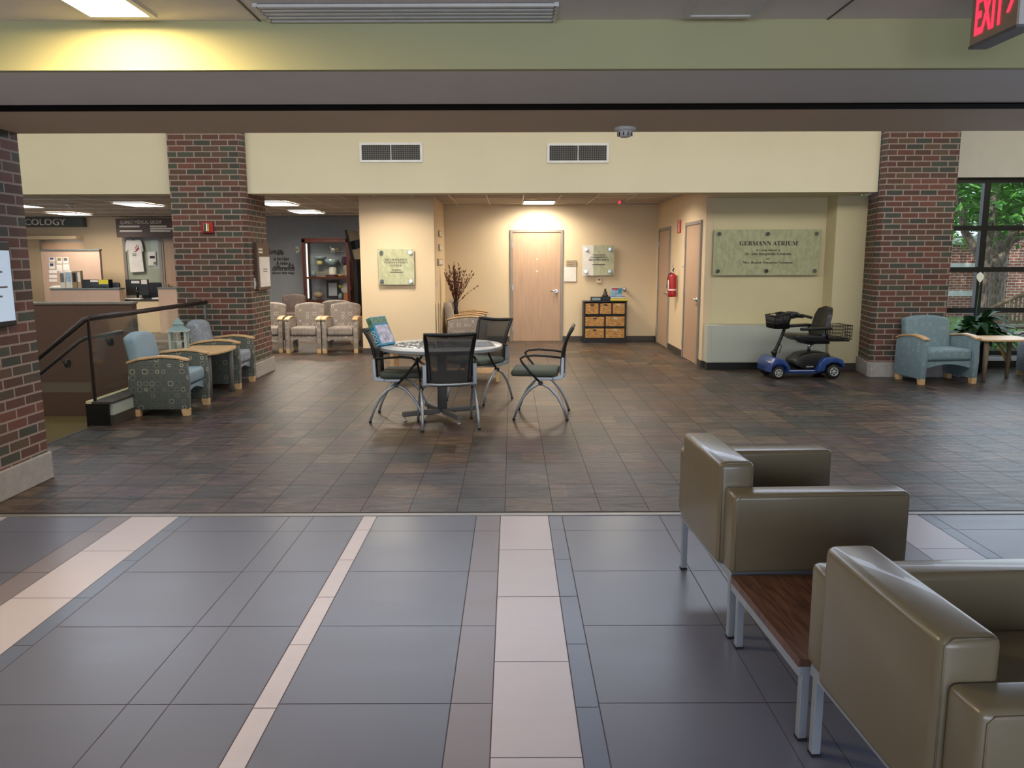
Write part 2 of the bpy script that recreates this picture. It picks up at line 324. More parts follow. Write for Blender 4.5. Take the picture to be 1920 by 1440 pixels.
for k in range(-4, 4):
    o = -.074+k*2.305
    def first(ref, step):
        r = ref
        while r+step < 4.745+step-.001: r += step
        return r
    for (a, b_, ref, st, c) in ((0, .298, 4.157, .613, WHT), (.298, .383, 4.016, .470, GREY2), (.383, .989, 3.856, .612, GREY), (.989, 1.141, 3.856, .612, GREY), (1.141, 1.449, 3.856, .612, GREY),
                               (1.449, 1.535, 4.016, .470, WHT), (1.535, 2.155, 3.856, .612, GREY), (2.155, 2.305, 3.856, .612, MED)):
        r = ref
        while r < 4.745: r += st
        cells.append((o+a, o+b_, r-st, 4.745, jit(c)))
        strip(o+a, o+b_, r-st, st, c)
tiles('floor', cells, 'porcelain_tiles', 'grout', [(-9.3, 9.2, -5, 4.745)])
SL = [hx(c) for c in ('#4d413b', '#423a35', '#54443d', '#3b3836', '#50433c', '#494443', '#4a3e37', '#574d44', '#413d39', '#4d3f41', '#5d4e41', '#3f3f3c')]
cells = []; t = .307
for i in range(-15, 40):
    for j in range(0, 35):
        x0, y0 = -.047+i*t, 4.822+j*t
        x1, y1 = x0+t, y0+t
        if x0 < -4.05 and y0 < 9.75: 
            continue
        if y1 > 15.45: y1 = 15.45
        if y0 >= 15.44: continue
        q = random.random(); c = random.choice(SL)
        if q < .25:
            xm = x0+t*random.choice((.4, .5, .6)); cells.append((x0, xm, y0, y1, jit(c, .12))); cells.append((xm-.004, x1, y0, y1, jit(random.choice(SL), .12)))
        else: cells.append((x0, x1, y0, y1, jit(c, .10)))
tiles('floor', cells, 'slate_tiles', 'grout_dark', [(-4.05, 12.3, 4.79, 15.45), (-12, -4.05, 9.8, 15.45)])
sbox('trim_1', 'aluminium', -9, 9.2, 4.745, 4.79, -.004, .004)
sbox('floor', 'carpet_grey', -12.5, -2.53, 15.45, 27.1, -.03, 0); sbox('floor', 'carpet_grey', -18.5, -12.5, 19.6, 27.1, -.03, 0)
# ------------------------------------------------------------------ near room and beam
sbox('ceiling', 'ceiling_paint', -9.3, 9.2, -5, 3.83, 2.665, 2.75)
sbox('wall_back', 'paint_fascia', -9.3, 9.2, -5.1, -5, 0, 2.7)
sbox('wall_left', 'paint_fascia', -9.4, -9.3, -5, 11, -2, 4.3); sbox('wall_right', 'paint_fascia', 9.2, 9.3, -5, 5.66, 0, 4.3)
sbox('trim_2', 'paint_fascia', -9.3, 9.2, 3.83, 3.87, 2.45, 4.3)
sbox('trim_3', 'beam_paint_cool_lit', -9.3, 9.2, 3.87, 4.66, 2.45, 3.2); mat('black_matte', '#090909', .95, spec=.1); sbox('trim_4', 'black_matte', -9.3, 9.2, 4.65, 4.80, 2.442, 3.2)
sbox('trim_5', 'beam_paint_warm_lit', -9.3, 9.2, 4.79, 5.66, 2.45, 3.2)
for x in (-3.75, -1.15, 1.45, 4.05):
    sbox('trim_6', 'base_dark', x-.004, x+.004, -5, 3.83, 2.661, 2.665)
# atrium shell
sbox('wall_front', 'paint_header', -9.3, 12.3, 5.5, 5.66, 3.2, 4.3)
sbox('ceiling', 'ceiling_paint', -9.3, 12.3, 3.8, 11.7, 4.3, 4.4); sbox('wall_right', 'paint_yellow', 12.3, 12.4, 3.8, 11.8, 0, 4.4)
sbox('wall_right', 'paint_yellow', 9.2, 12.3, 3.8, 3.9, 0, 4.4)
def header(x0, x1, y0, y1, z0, z1): return sbox('wall_header', 'paint_header', x0, x1, y0, y1, z0, z1)
header(-9.3, -4.45, 10.68, 10.98, 2.45, 3.32); header(-3.48, 2.8, 10.68, 10.98, 2.45, 3.32); header(2.8, 4.83, 10.68, 11.6, 2.45, 3.32)
sbox('wall_header', 'paint_header', -9.3, 4.83, 10.68, 10.98, 3.98, 4.3); header(2.8, 4.83, 10.98, 11.6, 3.32, 4.3)
for i in range(12):
    x = -9.3+i*1.28
    if x < 4.8: sbox('window_1', 'base_black', x, x+.06, 10.8, 10.86, 3.32, 3.98)
# brick columns
def column(name, poly, base, z1=4.3):
    o = struct(MB().prism(poly, .2, z1, 'z').build(name, 'brick')); p = struct(MB().prism(base, 0, .2, 'z', r=.008).build('trim_7', 'concrete')); return o
def offs(poly, d):
    cx = sum(p[0] for p in poly)/len(poly); cy = sum(p[1] for p in poly)/len(poly)
    return [(x+(d if x > cx else -d), y+(d if y > cy else -d)) for x, y in poly]
pl = [(-4.45, 10.55), (-3.53, 10.55), (-3.48, 10.6), (-3.48, 11.4), (-4.45, 11.4)]; column('wall_column', pl, offs(pl, .025))
pl = [(4.86, 10.55), (5.80, 10.55), (5.80, 11.4), (5.0, 11.4), (4.83, 10.62)]; column('wall_column', pl, offs(pl, .025))
pl = [(-4.6, 4.75), (-3.405, 4.75), (-3.405, 5.64), (-4.6, 5.64)]; column('wall_column', pl, offs(pl, .02), 2.46)
# right window wall
sbox('wall_right_header', 'paint_grey_right', 5.8, 12.3, 11.42, 11.7, 2.71, 4.3)
sbox('window_sill', 'stone_white', 5.8, 12.3, 11.45, 11.75, .10, .15); bpy.data.objects['window_sill'].name = 'trim_8'
sbox('baseboard_right', 'base_black', 5.8, 12.3, 11.5, 11.7, 0, .10)
wf = MB()
for z in (2.68, 2.01, 1.42, .83, .20): wf.box(5.8, 12.3, 11.55, 11.65, z-.035, z+.035)
for x in (5.83, 6.80, 8.1, 9.4, 10.7, 12.0): wf.box(x-.045, x+.045, 11.56, 11.64, .15, 2.71)
wf = struct(wf.build('window_2', 'base_black'))
wg = MB().box(5.8, 12.3, 11.595, 11.605, .15, 2.68).build('window_pane', 'glass_window', wf)
# germann wall, side wall, hall, lounge block
sbox('wall_right_recess', 'paint_yellow', 2.9, 4.54, 11.6, 11.8, 0, 2.45); sbox('wall_right_recess', 'paint_yellow', 4.54, 5.05, 11.25, 11.8, 0, 2.45)
sbox('wall_hall_right', 'paint_cream', 2.8, 2.9, 11.58, 15.42, 0, 2.62); sbox('wall_hall_back', 'paint_hall', -1.29, 2.9, 15.42, 15.55, 0, 2.62)
sbox('wall_lounge', 'paint_cream', -2.53, -1.29, 13.37, 27, 0, 2.62)
sbox('ceiling', 'ceiling_tile', -12.5, 2.9, 10.98, 27.1, 2.62, 2.7); sbox('ceiling', 'ceiling_tile', -18.5, -12.5, 19.6, 27.1, 2.62, 2.7)
cg = MB()
for x in [-12+.61*i for i in range(24)]: cg.box(x-.01, x+.01, 10.98, 27, 2.612, 2.62)
for y in [11.3+1.22*i for i in range(13)]: cg.box(-12.4, 2.8, y-.01, y+.01, 2.612, 2.62)
struct(cg.build('trim_9', 'white_plastic'))
for b4 in ((-2.54, -1.28, 13.355, 13.37), (-1.29, -.05, 15.405, 15.42), (1.0, 2.8, 15.405, 15.42)): sbox('baseboard_hall', 'base_dark', *b4, 0, .10)
sbox('baseboard_hall', 'base_dark', -1.29, -1.275, 13.37, 15.42, 0, .1)
for y0, y1 in ((11.58, 11.77), (12.87, 14.08), (15.18, 15.42)): sbox('baseboard_side', 'base_dark', 2.785, 2.8, y0, y1, 0, .1)
sbox('baseboard_right', 'base_dark', 4.54, 5.02, 11.235, 11.25, 0, .1); sbox('baseboard_right', 'base_dark', 2.8, 2.82, 11.565, 11.58, 0, .1)
# lobby far walls
sbox('wall_lobby', 'paint_dark', -7.9, -2.53, 19.4, 19.55, 0, 2.62); sbox('wall_lobby', 'paint_cream', -10.35, -7.9, 19.4, 19.55, 0, 2.62)
sbox('wall_lobby', 'paint_cream', -12.5, -10.35, 19.4, 19.55, 2.17, 2.62); sbox('wall_lobby_left', 'paint_cream', -12.6, -12.5, 10.98, 19.6, 0, 2.62); sbox('wall_lobby_left', 'paint_cream', -18.6, -18.5, 19.6, 27.1, 0, 2.62); sbox('wall_lobby', 'paint_cream', -18.5, -12.5, 19.6, 19.7, 0, 2.62)
sbox('wall_lobby_back', 'paint_cream', -18.5, -7.9, 26.9, 27.05, 0, 2.62)
sbox('shadow_panel', 'base_black', -3.74, -2.53, 19.33, 19.4, 0, 1.75)  # black panel added in place of the dark shadow beside the glass cabinet
sbox('wall_lobby', 'paint_cream', -12.5, -11.55, 19.6, 19.7, 0, 2.62)
# stair well
sbox('floor', 'carpet_olive', -9.3, -4.37, 5.66, 9.8, -.45, -.36); sbox('floor', 'carpet_olive', -4.37, -4.05, 5.66, 7.5, -.45, -.18)
sbox('wall_stair', 'paint_brown', -9.3, -4.70, 9.8, 9.92, -.36, 1.05); sbox('trim_10', 'aluminium', -9.3, -4.69, 9.78, 9.94, 1.05, 1.075)
sbox('wall_stair', 'paint_brown', -4.70, -4.05, 9.8, 9.9, -.36, -.002); sbox('wall_stair', 'paint_brown', -9.3, -4.05, 5.56, 5.66, -.36, -.002)
sbox('trim_11', 'base_dark', -4.08, -4.05, 5.66, 7.5, -.17, .002)
c = MB().box(-4.06, -3.86, 7.5, 10.5, .215, .235).build('trim_12', 'base_dark'); struct(c)
sbox('trim_13', 'paint_yellow', -4.12, -4.06, 7.51, 10.5, .215, .24); sbox('trim_14', 'base_black', -4.12, -3.90, 7.5, 10.5, -.36, .215)
sbox('trim_15', 'panel_cab', -3.90, -3.872, 7.53, 10.5, .10, .215); sbox('baseboard_stair', 'base_dark', -3.90, -3.86, 7.52, 10.5, 0, .10)
# ------------------------------------------------------------------ doors
def door(n, w_, h_, M, hinge_left, lever=True, label=None):
    """door in local x (width) z, front at -y"""
    f = MB()
    f.box(0, .05, -.03, .05, 0, h_, .004); f.box(w_-.05, w_, -.03, .05, 0, h_, .004); f.box(.05, w_-.05, -.03, .05, h_-.05, h_, .004)
    fr = struct(f.build('door_%d' % n, 'frame_metal')); fr.matrix_world = M
    MB().box(.052, w_-.052, -.012, .03, .008, h_-.055, .002).build('door_leaf', 'wood_door', fr)
    hx_ = w_-.13 if hinge_left else .13; s = -1 if hinge_left else 1
    h = MB(); h.cyl((hx_, -.012, .98), (hx_, -.03, .98), .035, n=20); h.cyl((hx_, -.03, .98), (hx_, -.06, .98), .014)
    h.tube([(hx_, -.058, .98), (hx_+s*.04, -.062, .982), (hx_+s*.12, -.058, .975)], [.012, .011, .008]); h.build('door_handle', 'chrome', fr)
    xx = .045 if hinge_left else w_-.045
    for z in (.25, 1.05, 1.85): MB().box(xx-.012, xx+.012, -.04, -.02, z-.05, z+.05).build('hinge', 'steel', fr)
    return fr
d1 = door(1, 1.02, 2.15, Matrix.Translation((-.03, 15.42, 0)), True)
for z in (1.58, 1.35): MB().box(.5, .54, -.018, -.012, z, z+.02).build('door_notice', 'paper', d1)
RX = Matrix.Rotation(R(-90), 4, 'Z')   # local x -> -Y, local -y -> -X
door(2, 1.06, 2.15, Matrix.Translation((2.80, 12.84, 0)) @ RX, True)
door(3, 1.06, 2.15, Matrix.Translation((2.80, 15.15, 0)) @ RX, True)
# ------------------------------------------------------------------ ceiling fixtures
def troffer(label, x, y, w_, l_, z, m, power, col, group=None, spread=160, lampon=True, end=0):
    t = thing('ceiling_light', label, 'ceiling light', (x, y, z), 0, group)
    f = MB(); a, b_ = w_/2, l_/2
    for q in ((-a, a, -b_, -b_+.025), (-a, a, b_-.025, b_), (-a, -a+.025, -b_+.025, b_-.025), (a-.025, a, -b_+.025, b_-.025)): f.box(*q, -.018, 0)
    f.build('frame', 'white_plastic', t)
    MB().box(-a+.025, a-.025, -b_+.025, b_-.025, -.012, -.002).build('diffuser', m, t)
    if lampon:
        l = lamp('troffer_lamp', 'AREA', (0, 0, -.03), power, col, (w_-.08, l_-.08), spread=spread); l.parent = t
    if end:
        l = lamp('wall_fill_lamp', 'AREA', (0, l_/2-.22, -.03), end, col if w_ > .5 else (1, .72, .34), (w_-.1, .3)); l.parent = t  # extra lamp added to brighten the wall beside the fixture
    return t
WARM = (1, .87, .70)
troffer('glowing warm white ceiling panel close to the green-yellow fascia, top left', -1.73, 3.12, .31, 1.22, 2.665, 'lamp_warm', 14, (1, .78, .48), end=32)
troffer('unlit white ceiling panel in the near ceiling right of the slot diffuser', .93, 3.2, .32, 1.1, 2.665, 'ceiling_paint', 0, WARM, lampon=False)
troffer('bright ceiling panel above the hall door', .5, 14.78, .60, .85, 2.62, 'lamp_white', 46, (1, .86, .66), end=9)
G = 'square ceiling panels in the lobby ceiling'
for lab, u, v, pw in (('lit ceiling panel just left of the left brick column', 262, 380, 52), ('lit ceiling panel between the two hanging lobby signs', 131, 397, 52), ('lit ceiling panel just right of the left brick column', 522, 379, 52),
                  ('lit ceiling panel nearest the dark grey wall', 577, 395, 38), ('small lit ceiling panel at the edge of the left brick pillar', 30, 381, 50), ('lit ceiling panel seen under the hanging grey sign bar', 92, 425, 50)):
    d = v-487.; Y = -1.04*(1516.8/d-.157)*1.0
    X = (u-960)*(Y*math.cos(TH)-1.04*math.sin(TH))/F
    troffer(lab, X, Y, .6, .95 if v > 376 else .6, 2.61, 'lamp_white', pw, WARM, G)
for lab, X, Y, pw in (('unseen ceiling panel added behind the header to light the cream lounge wall', -1.95, 12.3, 44), ('unseen ceiling panel added behind the header to light the hall entrance', 1.7, 12.5, 40), ('unseen ceiling panel added behind the header to light the waiting chairs', -3.9, 12.2, 34)):
    troffer(lab, X, Y, .6, .6, 2.61, 'lamp_white', pw, (1, .87, .70), G)  # panels added out of view to brighten the walls and chairs
# slot diffuser
t = thing('air_diffuser', 'long white slot diffuser with black slots in the near ceiling', 'air vent', (-.45, 3.70, 2.665))
MB().box(-.64, .64, -.11, .11, -.004, 0).build('backing', 'base_black', t)
f = MB()
for y in (-.105, -.055, -.005, .045, .1): f.box(-.64, .64, y-.012, y+.012, -.016, -.003)
f.box(-.655, -.635, -.12, .12, -.016, 0); f.box(.635, .655, -.12, .12, -.016, 0); f.build('slat', 'white_plastic', t)
# exit sign
t = thing('exit_sign', 'white hanging sign with red glowing EXIT letters at the top right', 'exit sign', (1.93, 3.30, 2.45))
MB().box(-.02, .04, -.155, .155, 0, .205, .004).build('housing', 'white_plastic', t)
MB().box(-.028, -.02, -.155, .155, .0, .2, .002).build('face_plate', 'tan_plate', t)
MB().box(-.03, .05, -.16, .16, -.012, 0, .003).build('bottom_rail', 'ink_grey', t); MB().box(-.005, .025, -.05, .05, .205, .2145).build('ceiling_mount', 'white_plastic', t)
text('EXIT', 'exit_red', (-.029, .025, .105), width=.19, height=.15, right=(0, -1, 0), ext=.003, parent=t, bold=.018)
MB().prism([(-.092, .06), (-.118, .105), (-.092, .15), (-.105, .15), (-.133, .105), (-.105, .06)], -.033, -.029, 'x').build('arrow', 'exit_red', t)
# smoke detectors
def detector(label, x, y, z):
    t = thing('smoke_detector', label, 'smoke detector', (x, y, z)); MB().lathe([(.05, -.022), (.072, -.018), (.075, 0)]).build('base', 'white_plastic', t)
    MB().lathe([(.028, -.062), (.042, -.056), (.055, -.022)]).build('sensor_head', 'white_plastic', t)
    g = MB()
    g.lathe([(.046, -.02), (.05, -.018), (.046, -.016)], cap=False)
    for k in range(10):
        a = k*math.pi/5; g.box(-.003, .003, -.001, .003, -.018, .018, M=Matrix.Translation((.05*math.cos(a), .05*math.sin(a), -.038)) @ Matrix.Rotation(a+math.pi/2, 4, 'Z'))
    g.build('grille', 'ink', t); return t
detector('white smoke detector under the rear edge of the front beam', .76, 5.48, 2.45)
detector('white smoke detector on the lobby ceiling above the grey sign bar', -8.15, 14.9, 2.61)
# return air grilles on the header
def grille(label, u0, u1, v0, v1):
    Y = 10.68; x0, z0 = P(u0, v1, Y); x1, z1 = P(u1, v0, Y); w_, h_ = x1-x0, z1-z0
    t = thing('air_grille', label, 'air vent', (x0, Y, z0), 0, 'return air grilles on the yellow header wall')
    f = MB(); b_ = .03
    for q in ((0, w_, 0, b_), (0, w_, h_-b_, h_), (0, b_, b_, h_-b_), (w_-b_, w_, b_, h_-b_), (w_/2-.005, w_/2+.005, b_, h_-b_)): f.box(q[0], q[1], -.02, 0, q[2], q[3])
    f.build('frame', 'white', t); MB().box(b_, w_-b_, -.004, 0, b_, h_-b_).build('backing', 'ink', t)
    g = MB(); n = 26
    for k in range(n+1): x = b_+(w_-2*b_)*k/n; g.box(x-.0035, x+.0035, -.012, -.004, b_, h_-b_)
    for k in range(9): z = b_+(h_-2*b_)*k/8; g.box(b_, w_-b_, -.014, -.006, z-.003, z+.003)
    g.build('grid', 'ink_grey', t)
grille('white air grille on the header above the green leafy plaque', 676, 793, 267, 304)
grille('white air grille on the header right of centre, near the smoke detector', 1027, 1143, 269, 306)
# ------------------------------------------------------------------ plaques
def standoffs(t, pts, r=.028):
    for x, z in pts: MB().cyl((x, -.02, z), (x, .05, z), r*.6).cyl((x, -.045, z), (x, -.018, z), r, r*1.05, 20).build('standoff', 'chrome', t)
Y = 11.6; x0, z0 = P(1334, 517, Y); x1, z1 = P(1537, 432, Y); w_, h_ = x1-x0, z1-z0
t = thing('wall_plaque', 'wide green glass plaque lettered GERMANN ATRIUM on the yellow recess wall', 'plaque', (x0, Y-.06, z0))
MB().box(0, w_, -.012, 0, 0, h_, .002).build('glass_plate', 'leaf_art', t)
standoffs(t, [(x, z) for x in (.07, w_/2, w_-.07) for z in (.06, h_-.06)])
for s, fy, wd, st in (('GERMANN ATRIUM', .70, .545, 'bold'), ('In Loving Memory of', .545, .23, 'it'), ('Dr. Aldo Knapheide Germann', .462, .43, 'bold'), ('and', .365, .04, 'it'), ('Mrs. Beulah Simonson Germann', .28, .465, 'bold')):
    text(s, 'ink', (w_*.515, -.013, h_*fy), width=w_*wd, style=st, parent=t, ext=.002)
Y = 13.37; x0, z0 = P(712, 533, Y); x1, z1 = P(777.5, 466, Y); w_, h_ = x1-x0, z1-z0
t = thing('wall_plaque', 'square green leafy glass plaque on the cream lounge wall left of the hall', 'plaque', (x0, Y-.05, z0))
MB().box(0, w_, -.012, 0, 0, h_, .002).build('glass_plate', 'leaf_art', t); standoffs(t, [(x, z) for x in (.06, w_-.06) for z in (.06, h_-.06)], .03)
for s, fy, wd in (('RITA ROCKHOLD', .70, .60), ('PATIENT & FAMILY', .62, .66), ('LOUNGE', .535, .32)):
    text(s, 'ink', (w_*.5, -.013, h_*fy), width=w_*wd, style='bold' if fy > .5 else 'it', parent=t, ext=.002)
for q, wd in ((.41, .13), (.35, .18)): MB().box(w_*(.5-wd), w_*(.5+wd), -.0145, -.012, h_*q-.006, h_*q+.006).build('caption_line', 'ink', t)
Y = 15.42; x0, z0 = P(1091, 517, Y); x1, z1 = P(1152, 460, Y); w_, h_ = x1-x0, z1-z0
t = thing('wall_plaque', 'square glass plaque with a reflection painted on its left third, above the basket cabinet', 'plaque', (x0, Y-.05, z0))
MB().box(0, w_, -.012, 0, 0, h_, .002).build('glass_plate', 'leaf_art', t); standoffs(t, [(w_-.09, .08), (w_-.09, h_-.08), (.07, .08), (.07, h_-.08)], .028)
MB().box(.0, w_*.36, -.0145, -.0125, .0, h_).build('painted_reflection', 'white', t)  # reflection in the glass, painted as a white sheet
for s, fy, wd in (('CANCER CENTER', .68, .40), ('CONFERENCE &', .60, .52), ('EDUCATION ROOM', .52, .62)):
    text(s, 'ink', (w_*.52, -.016, h_*fy), width=w_*wd, style='bold', parent=t, ext=.002)
MB().box(w_*.32, w_*.72, -.0165, -.0145, h_*.36-.006, h_*.36+.006).build('caption_line', 'ink', t)
# door sign plates
x0, z0 = P(1058, 528, Y); x1, z1 = P(1081, 501, Y)
t = thing('door_sign', 'small sign holder with a white lower card right of the hall door', 'sign', (x0, Y-.012, z0))
w_, h_ = x1-x0, z1-z0; MB().box(0, w_, -.006, .01, 0, h_, .002).build('card', 'white', t); MB().box(.04, w_, -.01, .01, h_+.01, h_+.13, .002).build('name_plate', 'tan_plate', t)
for z in (.05, .09): MB().box(.06, w_-.05, -.012, -.01, h_+z-.008, h_+z+.004).build('slot', 'ink_grey', t)
x0, z0 = P(1119, 531, Y); t = thing('thermostat', 'small cream wall thermostat under the plaque by the basket cabinet', 'thermostat', (x0, Y, z0)); MB().box(0, .09, -.03, 0, 0, .1, .008).build('body', 'paint_cream', t); MB().box(.02, .07, -.034, -.03, .05, .08).build('display', 'ink_grey', t)
x0, z0 = P(1171, 543, Y); t = thing('door_stop', 'round chrome wall bumper right of the basket cabinet top', 'door stop', (x0, Y, z0)); MB().cyl((0, 0, 0), (0, -.05, 0), .035).build('mount', 'steel', t); MB().ball((0, -.06, 0), .035, (1, .7, 1)).build('bumper', 'chrome', t)
x0, z0 = P(924, 600, Y); t = thing('outlet', 'cream wall outlet left of the hall door', 'outlet', (x0, Y, z0)); MB().box(-.04, .04, -.008, 0, -.06, .06, .003).build('plate', 'white_plastic', t); MB().box(-.018, .018, -.011, -.008, -.035, .035).build('socket', 'ink_grey', t)
# tiles on lounge side wall
for lab, v, wd in (('top one of three small tan plaques on the lounge side wall', 438, .20), ('middle one of three small tan plaques on the lounge side wall', 464, .20), ('lowest and widest of three small tan plaques on the lounge side wall', 491, .40)):
    yy = 14.35; _, z = P(825, v, yy); t = thing('wall_tile_sign', lab, 'sign', (-1.29, yy, z), 0, 'small tan plaques on the lounge side wall')
    MB().box(0, .02, -wd*1.2, wd*1.2, -.055, .055, .003).build('plate', 'tan_plate', t); MB().box(.02, .024, -wd*1.0, wd*1.0, -.04, .04).build('inlay', 'white_plastic', t)
t = thing('light_switch', 'white light switch on the lounge side wall near its front corner', 'light switch', (-1.29, 13.75, 1.18)); MB().box(0, .008, -.04, .04, -.06, .06, .003).build('plate', 'white_plastic', t); MB().box(.008, .014, -.012, .012, -.025, .025).build('toggle', 'white', t)
# leaning boards
for k, lab in enumerate(('narrow cream board leaning at the lounge side wall, nearest to the table', 'middle one of three narrow cream boards leaning at the lounge side wall', 'narrow cream board leaning at the lounge side wall, behind the other two')):
    t = thing('leaning_board', lab, 'board', (-1.268+k*.027, 13.44+k*.1, 0), 0, 'cream boards leaning at the lounge side wall'); t.rotation_euler = (0, R(0), 0)
    MB().box(-.012, .012, -.05, .12, .015, .86, .006).build('panel', 'paint_cream', t); MB().box(-.012, .012, -.05, .12, 0, .015).build('edge_strip', 'tan_plate', t)
# fire extinguisher, fire sign and switches on the side wall
t = thing('fire_extinguisher', 'red fire extinguisher hanging between the two side wall doors', 'fire extinguisher', (2.71, 13.42, .95)); t.scale = (.86,)*3
MB().lathe([(.06, 0), (.078, .012), (.08, .05), (.08, .38), (.065, .43), (.03, .46)]).build('cylinder', 'red', t)
MB().lathe([(.0815, .13), (.0815, .155)], cap=False).build('band', 'white', t); MB().box(-.083, -.076, -.045, .045, .17, .33, .001).build('label_sticker', 'paper', t)
MB().cyl((0, 0, .455), (0, 0, .50), .022).build('valve', 'chrome', t); h = MB(); h.tube([(0, .01, .50), (0, -.06, .53), (0, -.11, .56)], .011); h.tube([(0, .01, .49), (0, -.05, .50), (0, -.1, .50)], .009); h.build('handle', 'black', t)
MB().tube([(-.01, .02, .48), (-.06, .07, .44), (-.085, .06, .3), (-.09, .055, .17)], .012).build('hose', 'black', t); MB().box(.075, .1, -.03, .03, .3, .42).build('wall_bracket', 'steel', t)
Yf = 13.4; _, z0 = P(1268, 438, Yf); t = thing('fire_sign', 'small red fire extinguisher sign high between the side wall doors', 'sign', (2.8, Yf, z0))
MB().box(-.012, 0, -.13, .13, 0, .22, .002).build('plate', 'red_sign', t); g = MB(); g.box(-.015, -.012, -.03, .03, .05, .16); g.box(-.015, -.012, -.012, .012, .16, .185); g.box(-.015, -.012, -.1, .1, .195, .205)
g.prism([(-.06, .06), (-.045, .04), (0, .025), (.045, .04), (.06, .06), (.06, .05), (.04, .025), (0, .012), (-.04, .025), (-.06, .05)], -.015, -.012, 'x'); g.build('pictogram', 'white', t)
for lab, yy in (('small wall switch nearest the far side wall door', 13.85), ('small wall switch nearest the near side wall door', 13.0)):
    t = thing('wall_switch', lab, 'light switch', (2.8, yy, 1.46)); MB().box(-.008, 0, -.04, .04, -.06, .06, .002).build('plate', 'white_plastic', t); MB().box(-.013, -.008, -.015, .015, -.01, .012).build('button', 'red_sign' if yy > 13.5 else 'ink', t)
# small hanging exit sign in the hall
x0, z0 = P(1166, 383, 14.6); t = thing('exit_sign', 'small exit sign seen edge on under the hall ceiling', 'exit sign', (x0, 14.6, z0))
MB().box(-.03, .05, -.15, .15, 0, 2.61-z0, .004).build('housing', 'aluminium', t); MB().box(-.036, -.03, -.14, .14, .01, .14).build('lit_face', 'exit_red', t)
# radiator cabinet
t = thing('wall_heater_cabinet', 'long grey-green metal heater cabinet under the wide glass plaque', 'heater', (2.82, 11.33, 0))
MB().box(0, 1.71, 0, .26, .10, .64, .004).build('casing', 'panel_cab', t); MB().box(.05, 1.68, -.006, 0, .115, .585, .002).build('front_panel', 'panel_cab', t)
MB().box(.0, 1.71, .01, .26, 0, .10).build('plinth', 'base_black', t)
# fire alarm strobe on column
x0, z0 = P(390, 425, 10.53); t = thing('fire_alarm', 'red fire alarm strobe with white lens on the left brick column', 'fire alarm', (x0, 10.55, z0))
MB().box(-.075, .075, -.045, 0, -.07, .07, .006).build('housing', 'red', t); MB().box(-.04, .01, -.065, -.045, -.055, .055, .008).build('strobe_lens', 'chrome', t); MB().box(.012, .024, -.05, -.045, -.05, .05).build('stripe', 'yellow', t)
# directory on column side
yy = 11.05
t = thing('directory_sign', 'brown directory board with a white card on the side of the left brick column', 'sign', (-3.48, yy, 1.27))
MB().box(0, .05, -.27, .27, -.09, .55, .004).build('board', 'brown_sign', t); MB().box(.05, .058, -.2, .24, -.05, .36, .001).build('card', 'paper', t)
for z, a in ((.42, .16), (.46, .16)): MB().box(.05, .054, -.2, -.2+a, z-.012, z+.012).build('lettering', 'white', t)
for z in (.16, .19): MB().box(.0582, .0592, -.06, .12, z-.006, z+.006).build('caption', 'ink_grey', t)
t = thing('wall_switch', 'cream switch plate on the side of the left brick column', 'light switch', (-3.48, 10.78, 1.27)); MB().box(0, .012, -.045, .045, -.075, .075, .003).build('plate', 'white_plastic', t); MB().box(.012, .018, -.012, .012, -.03, .03).build('toggle', 'white', t)
# display on near pillar
t = thing('wall_screen', 'pale blue lit screen in a black frame on the near left brick pillar', 'screen', (-3.405, 5.1, 1.15)); MB().box(0, .04, -.28, .27, 0, .56, .006).build('frame', 'black', t)
MB().box(.04, .043, -.26, .255, .035, .50).build('screen', 'screen_pale', t)
for z, wd in ((.42, .30), (.36, .36), (.26, .40), (.20, .34)): MB().box(.043, .0445, -.2, -.2+wd, z-.006, z+.006).build('caption', 'ink_grey', t)
# ------------------------------------------------------------------ handrail with glass
t = thing('stair_railing', 'dark bronze stair handrails with a glass panel along the stair curb', 'railing', (-4.05, 7.55, 0))
MB().box(-.006, .006, .02, 2.93, .2355, 1.0).build('glass_panel', 'glass_clear', t)
MB().box(-.013, .013, -.01, .01, .2355, 1.03, .003).build('post', 'metal_dark', t); MB().box(-.008, .008, 2.90, 2.93, .2355, 1.0).build('end_strip', 'steel', t)
MB().tube([(0, 2.95, 1.035), (0, .02, 1.035), (-.03, -.01, 1.025), (-.75, -.01, .46), (-1.3, -.01, .03), (-1.6, -.01, .02)], .026, 12).build('top_rail', 'metal_dark', t)
MB().tube([(-.06, .75, .84), (-.06, .05, .84), (-.09, -.03, .82), (-.75, -.03, .30), (-1.3, -.03, -.1), (-1.6, -.03, -.1)], .02, 12).build('lower_rail', 'metal_dark', t)
for x, y, z in ((-.06, .42, .84), (-.26, -.03, .68)):
    MB().tube([(x, y, z-.02), (x, y, z-.06), (x+.05, y, z-.075)], .009).cyl((x+.03, y, z-.075), (x+.056, y, z-.075), .04).build('bracket', 'black', t)
gp = MB().prism([(-.02, .0), (-.02, 1.0), (-.75, .43), (-1.3, 0), (-1.3, -.3), (-.5, -.3)], -.016, -.006, 'y').build('stair_glass_panel', 'glass_clear', t)
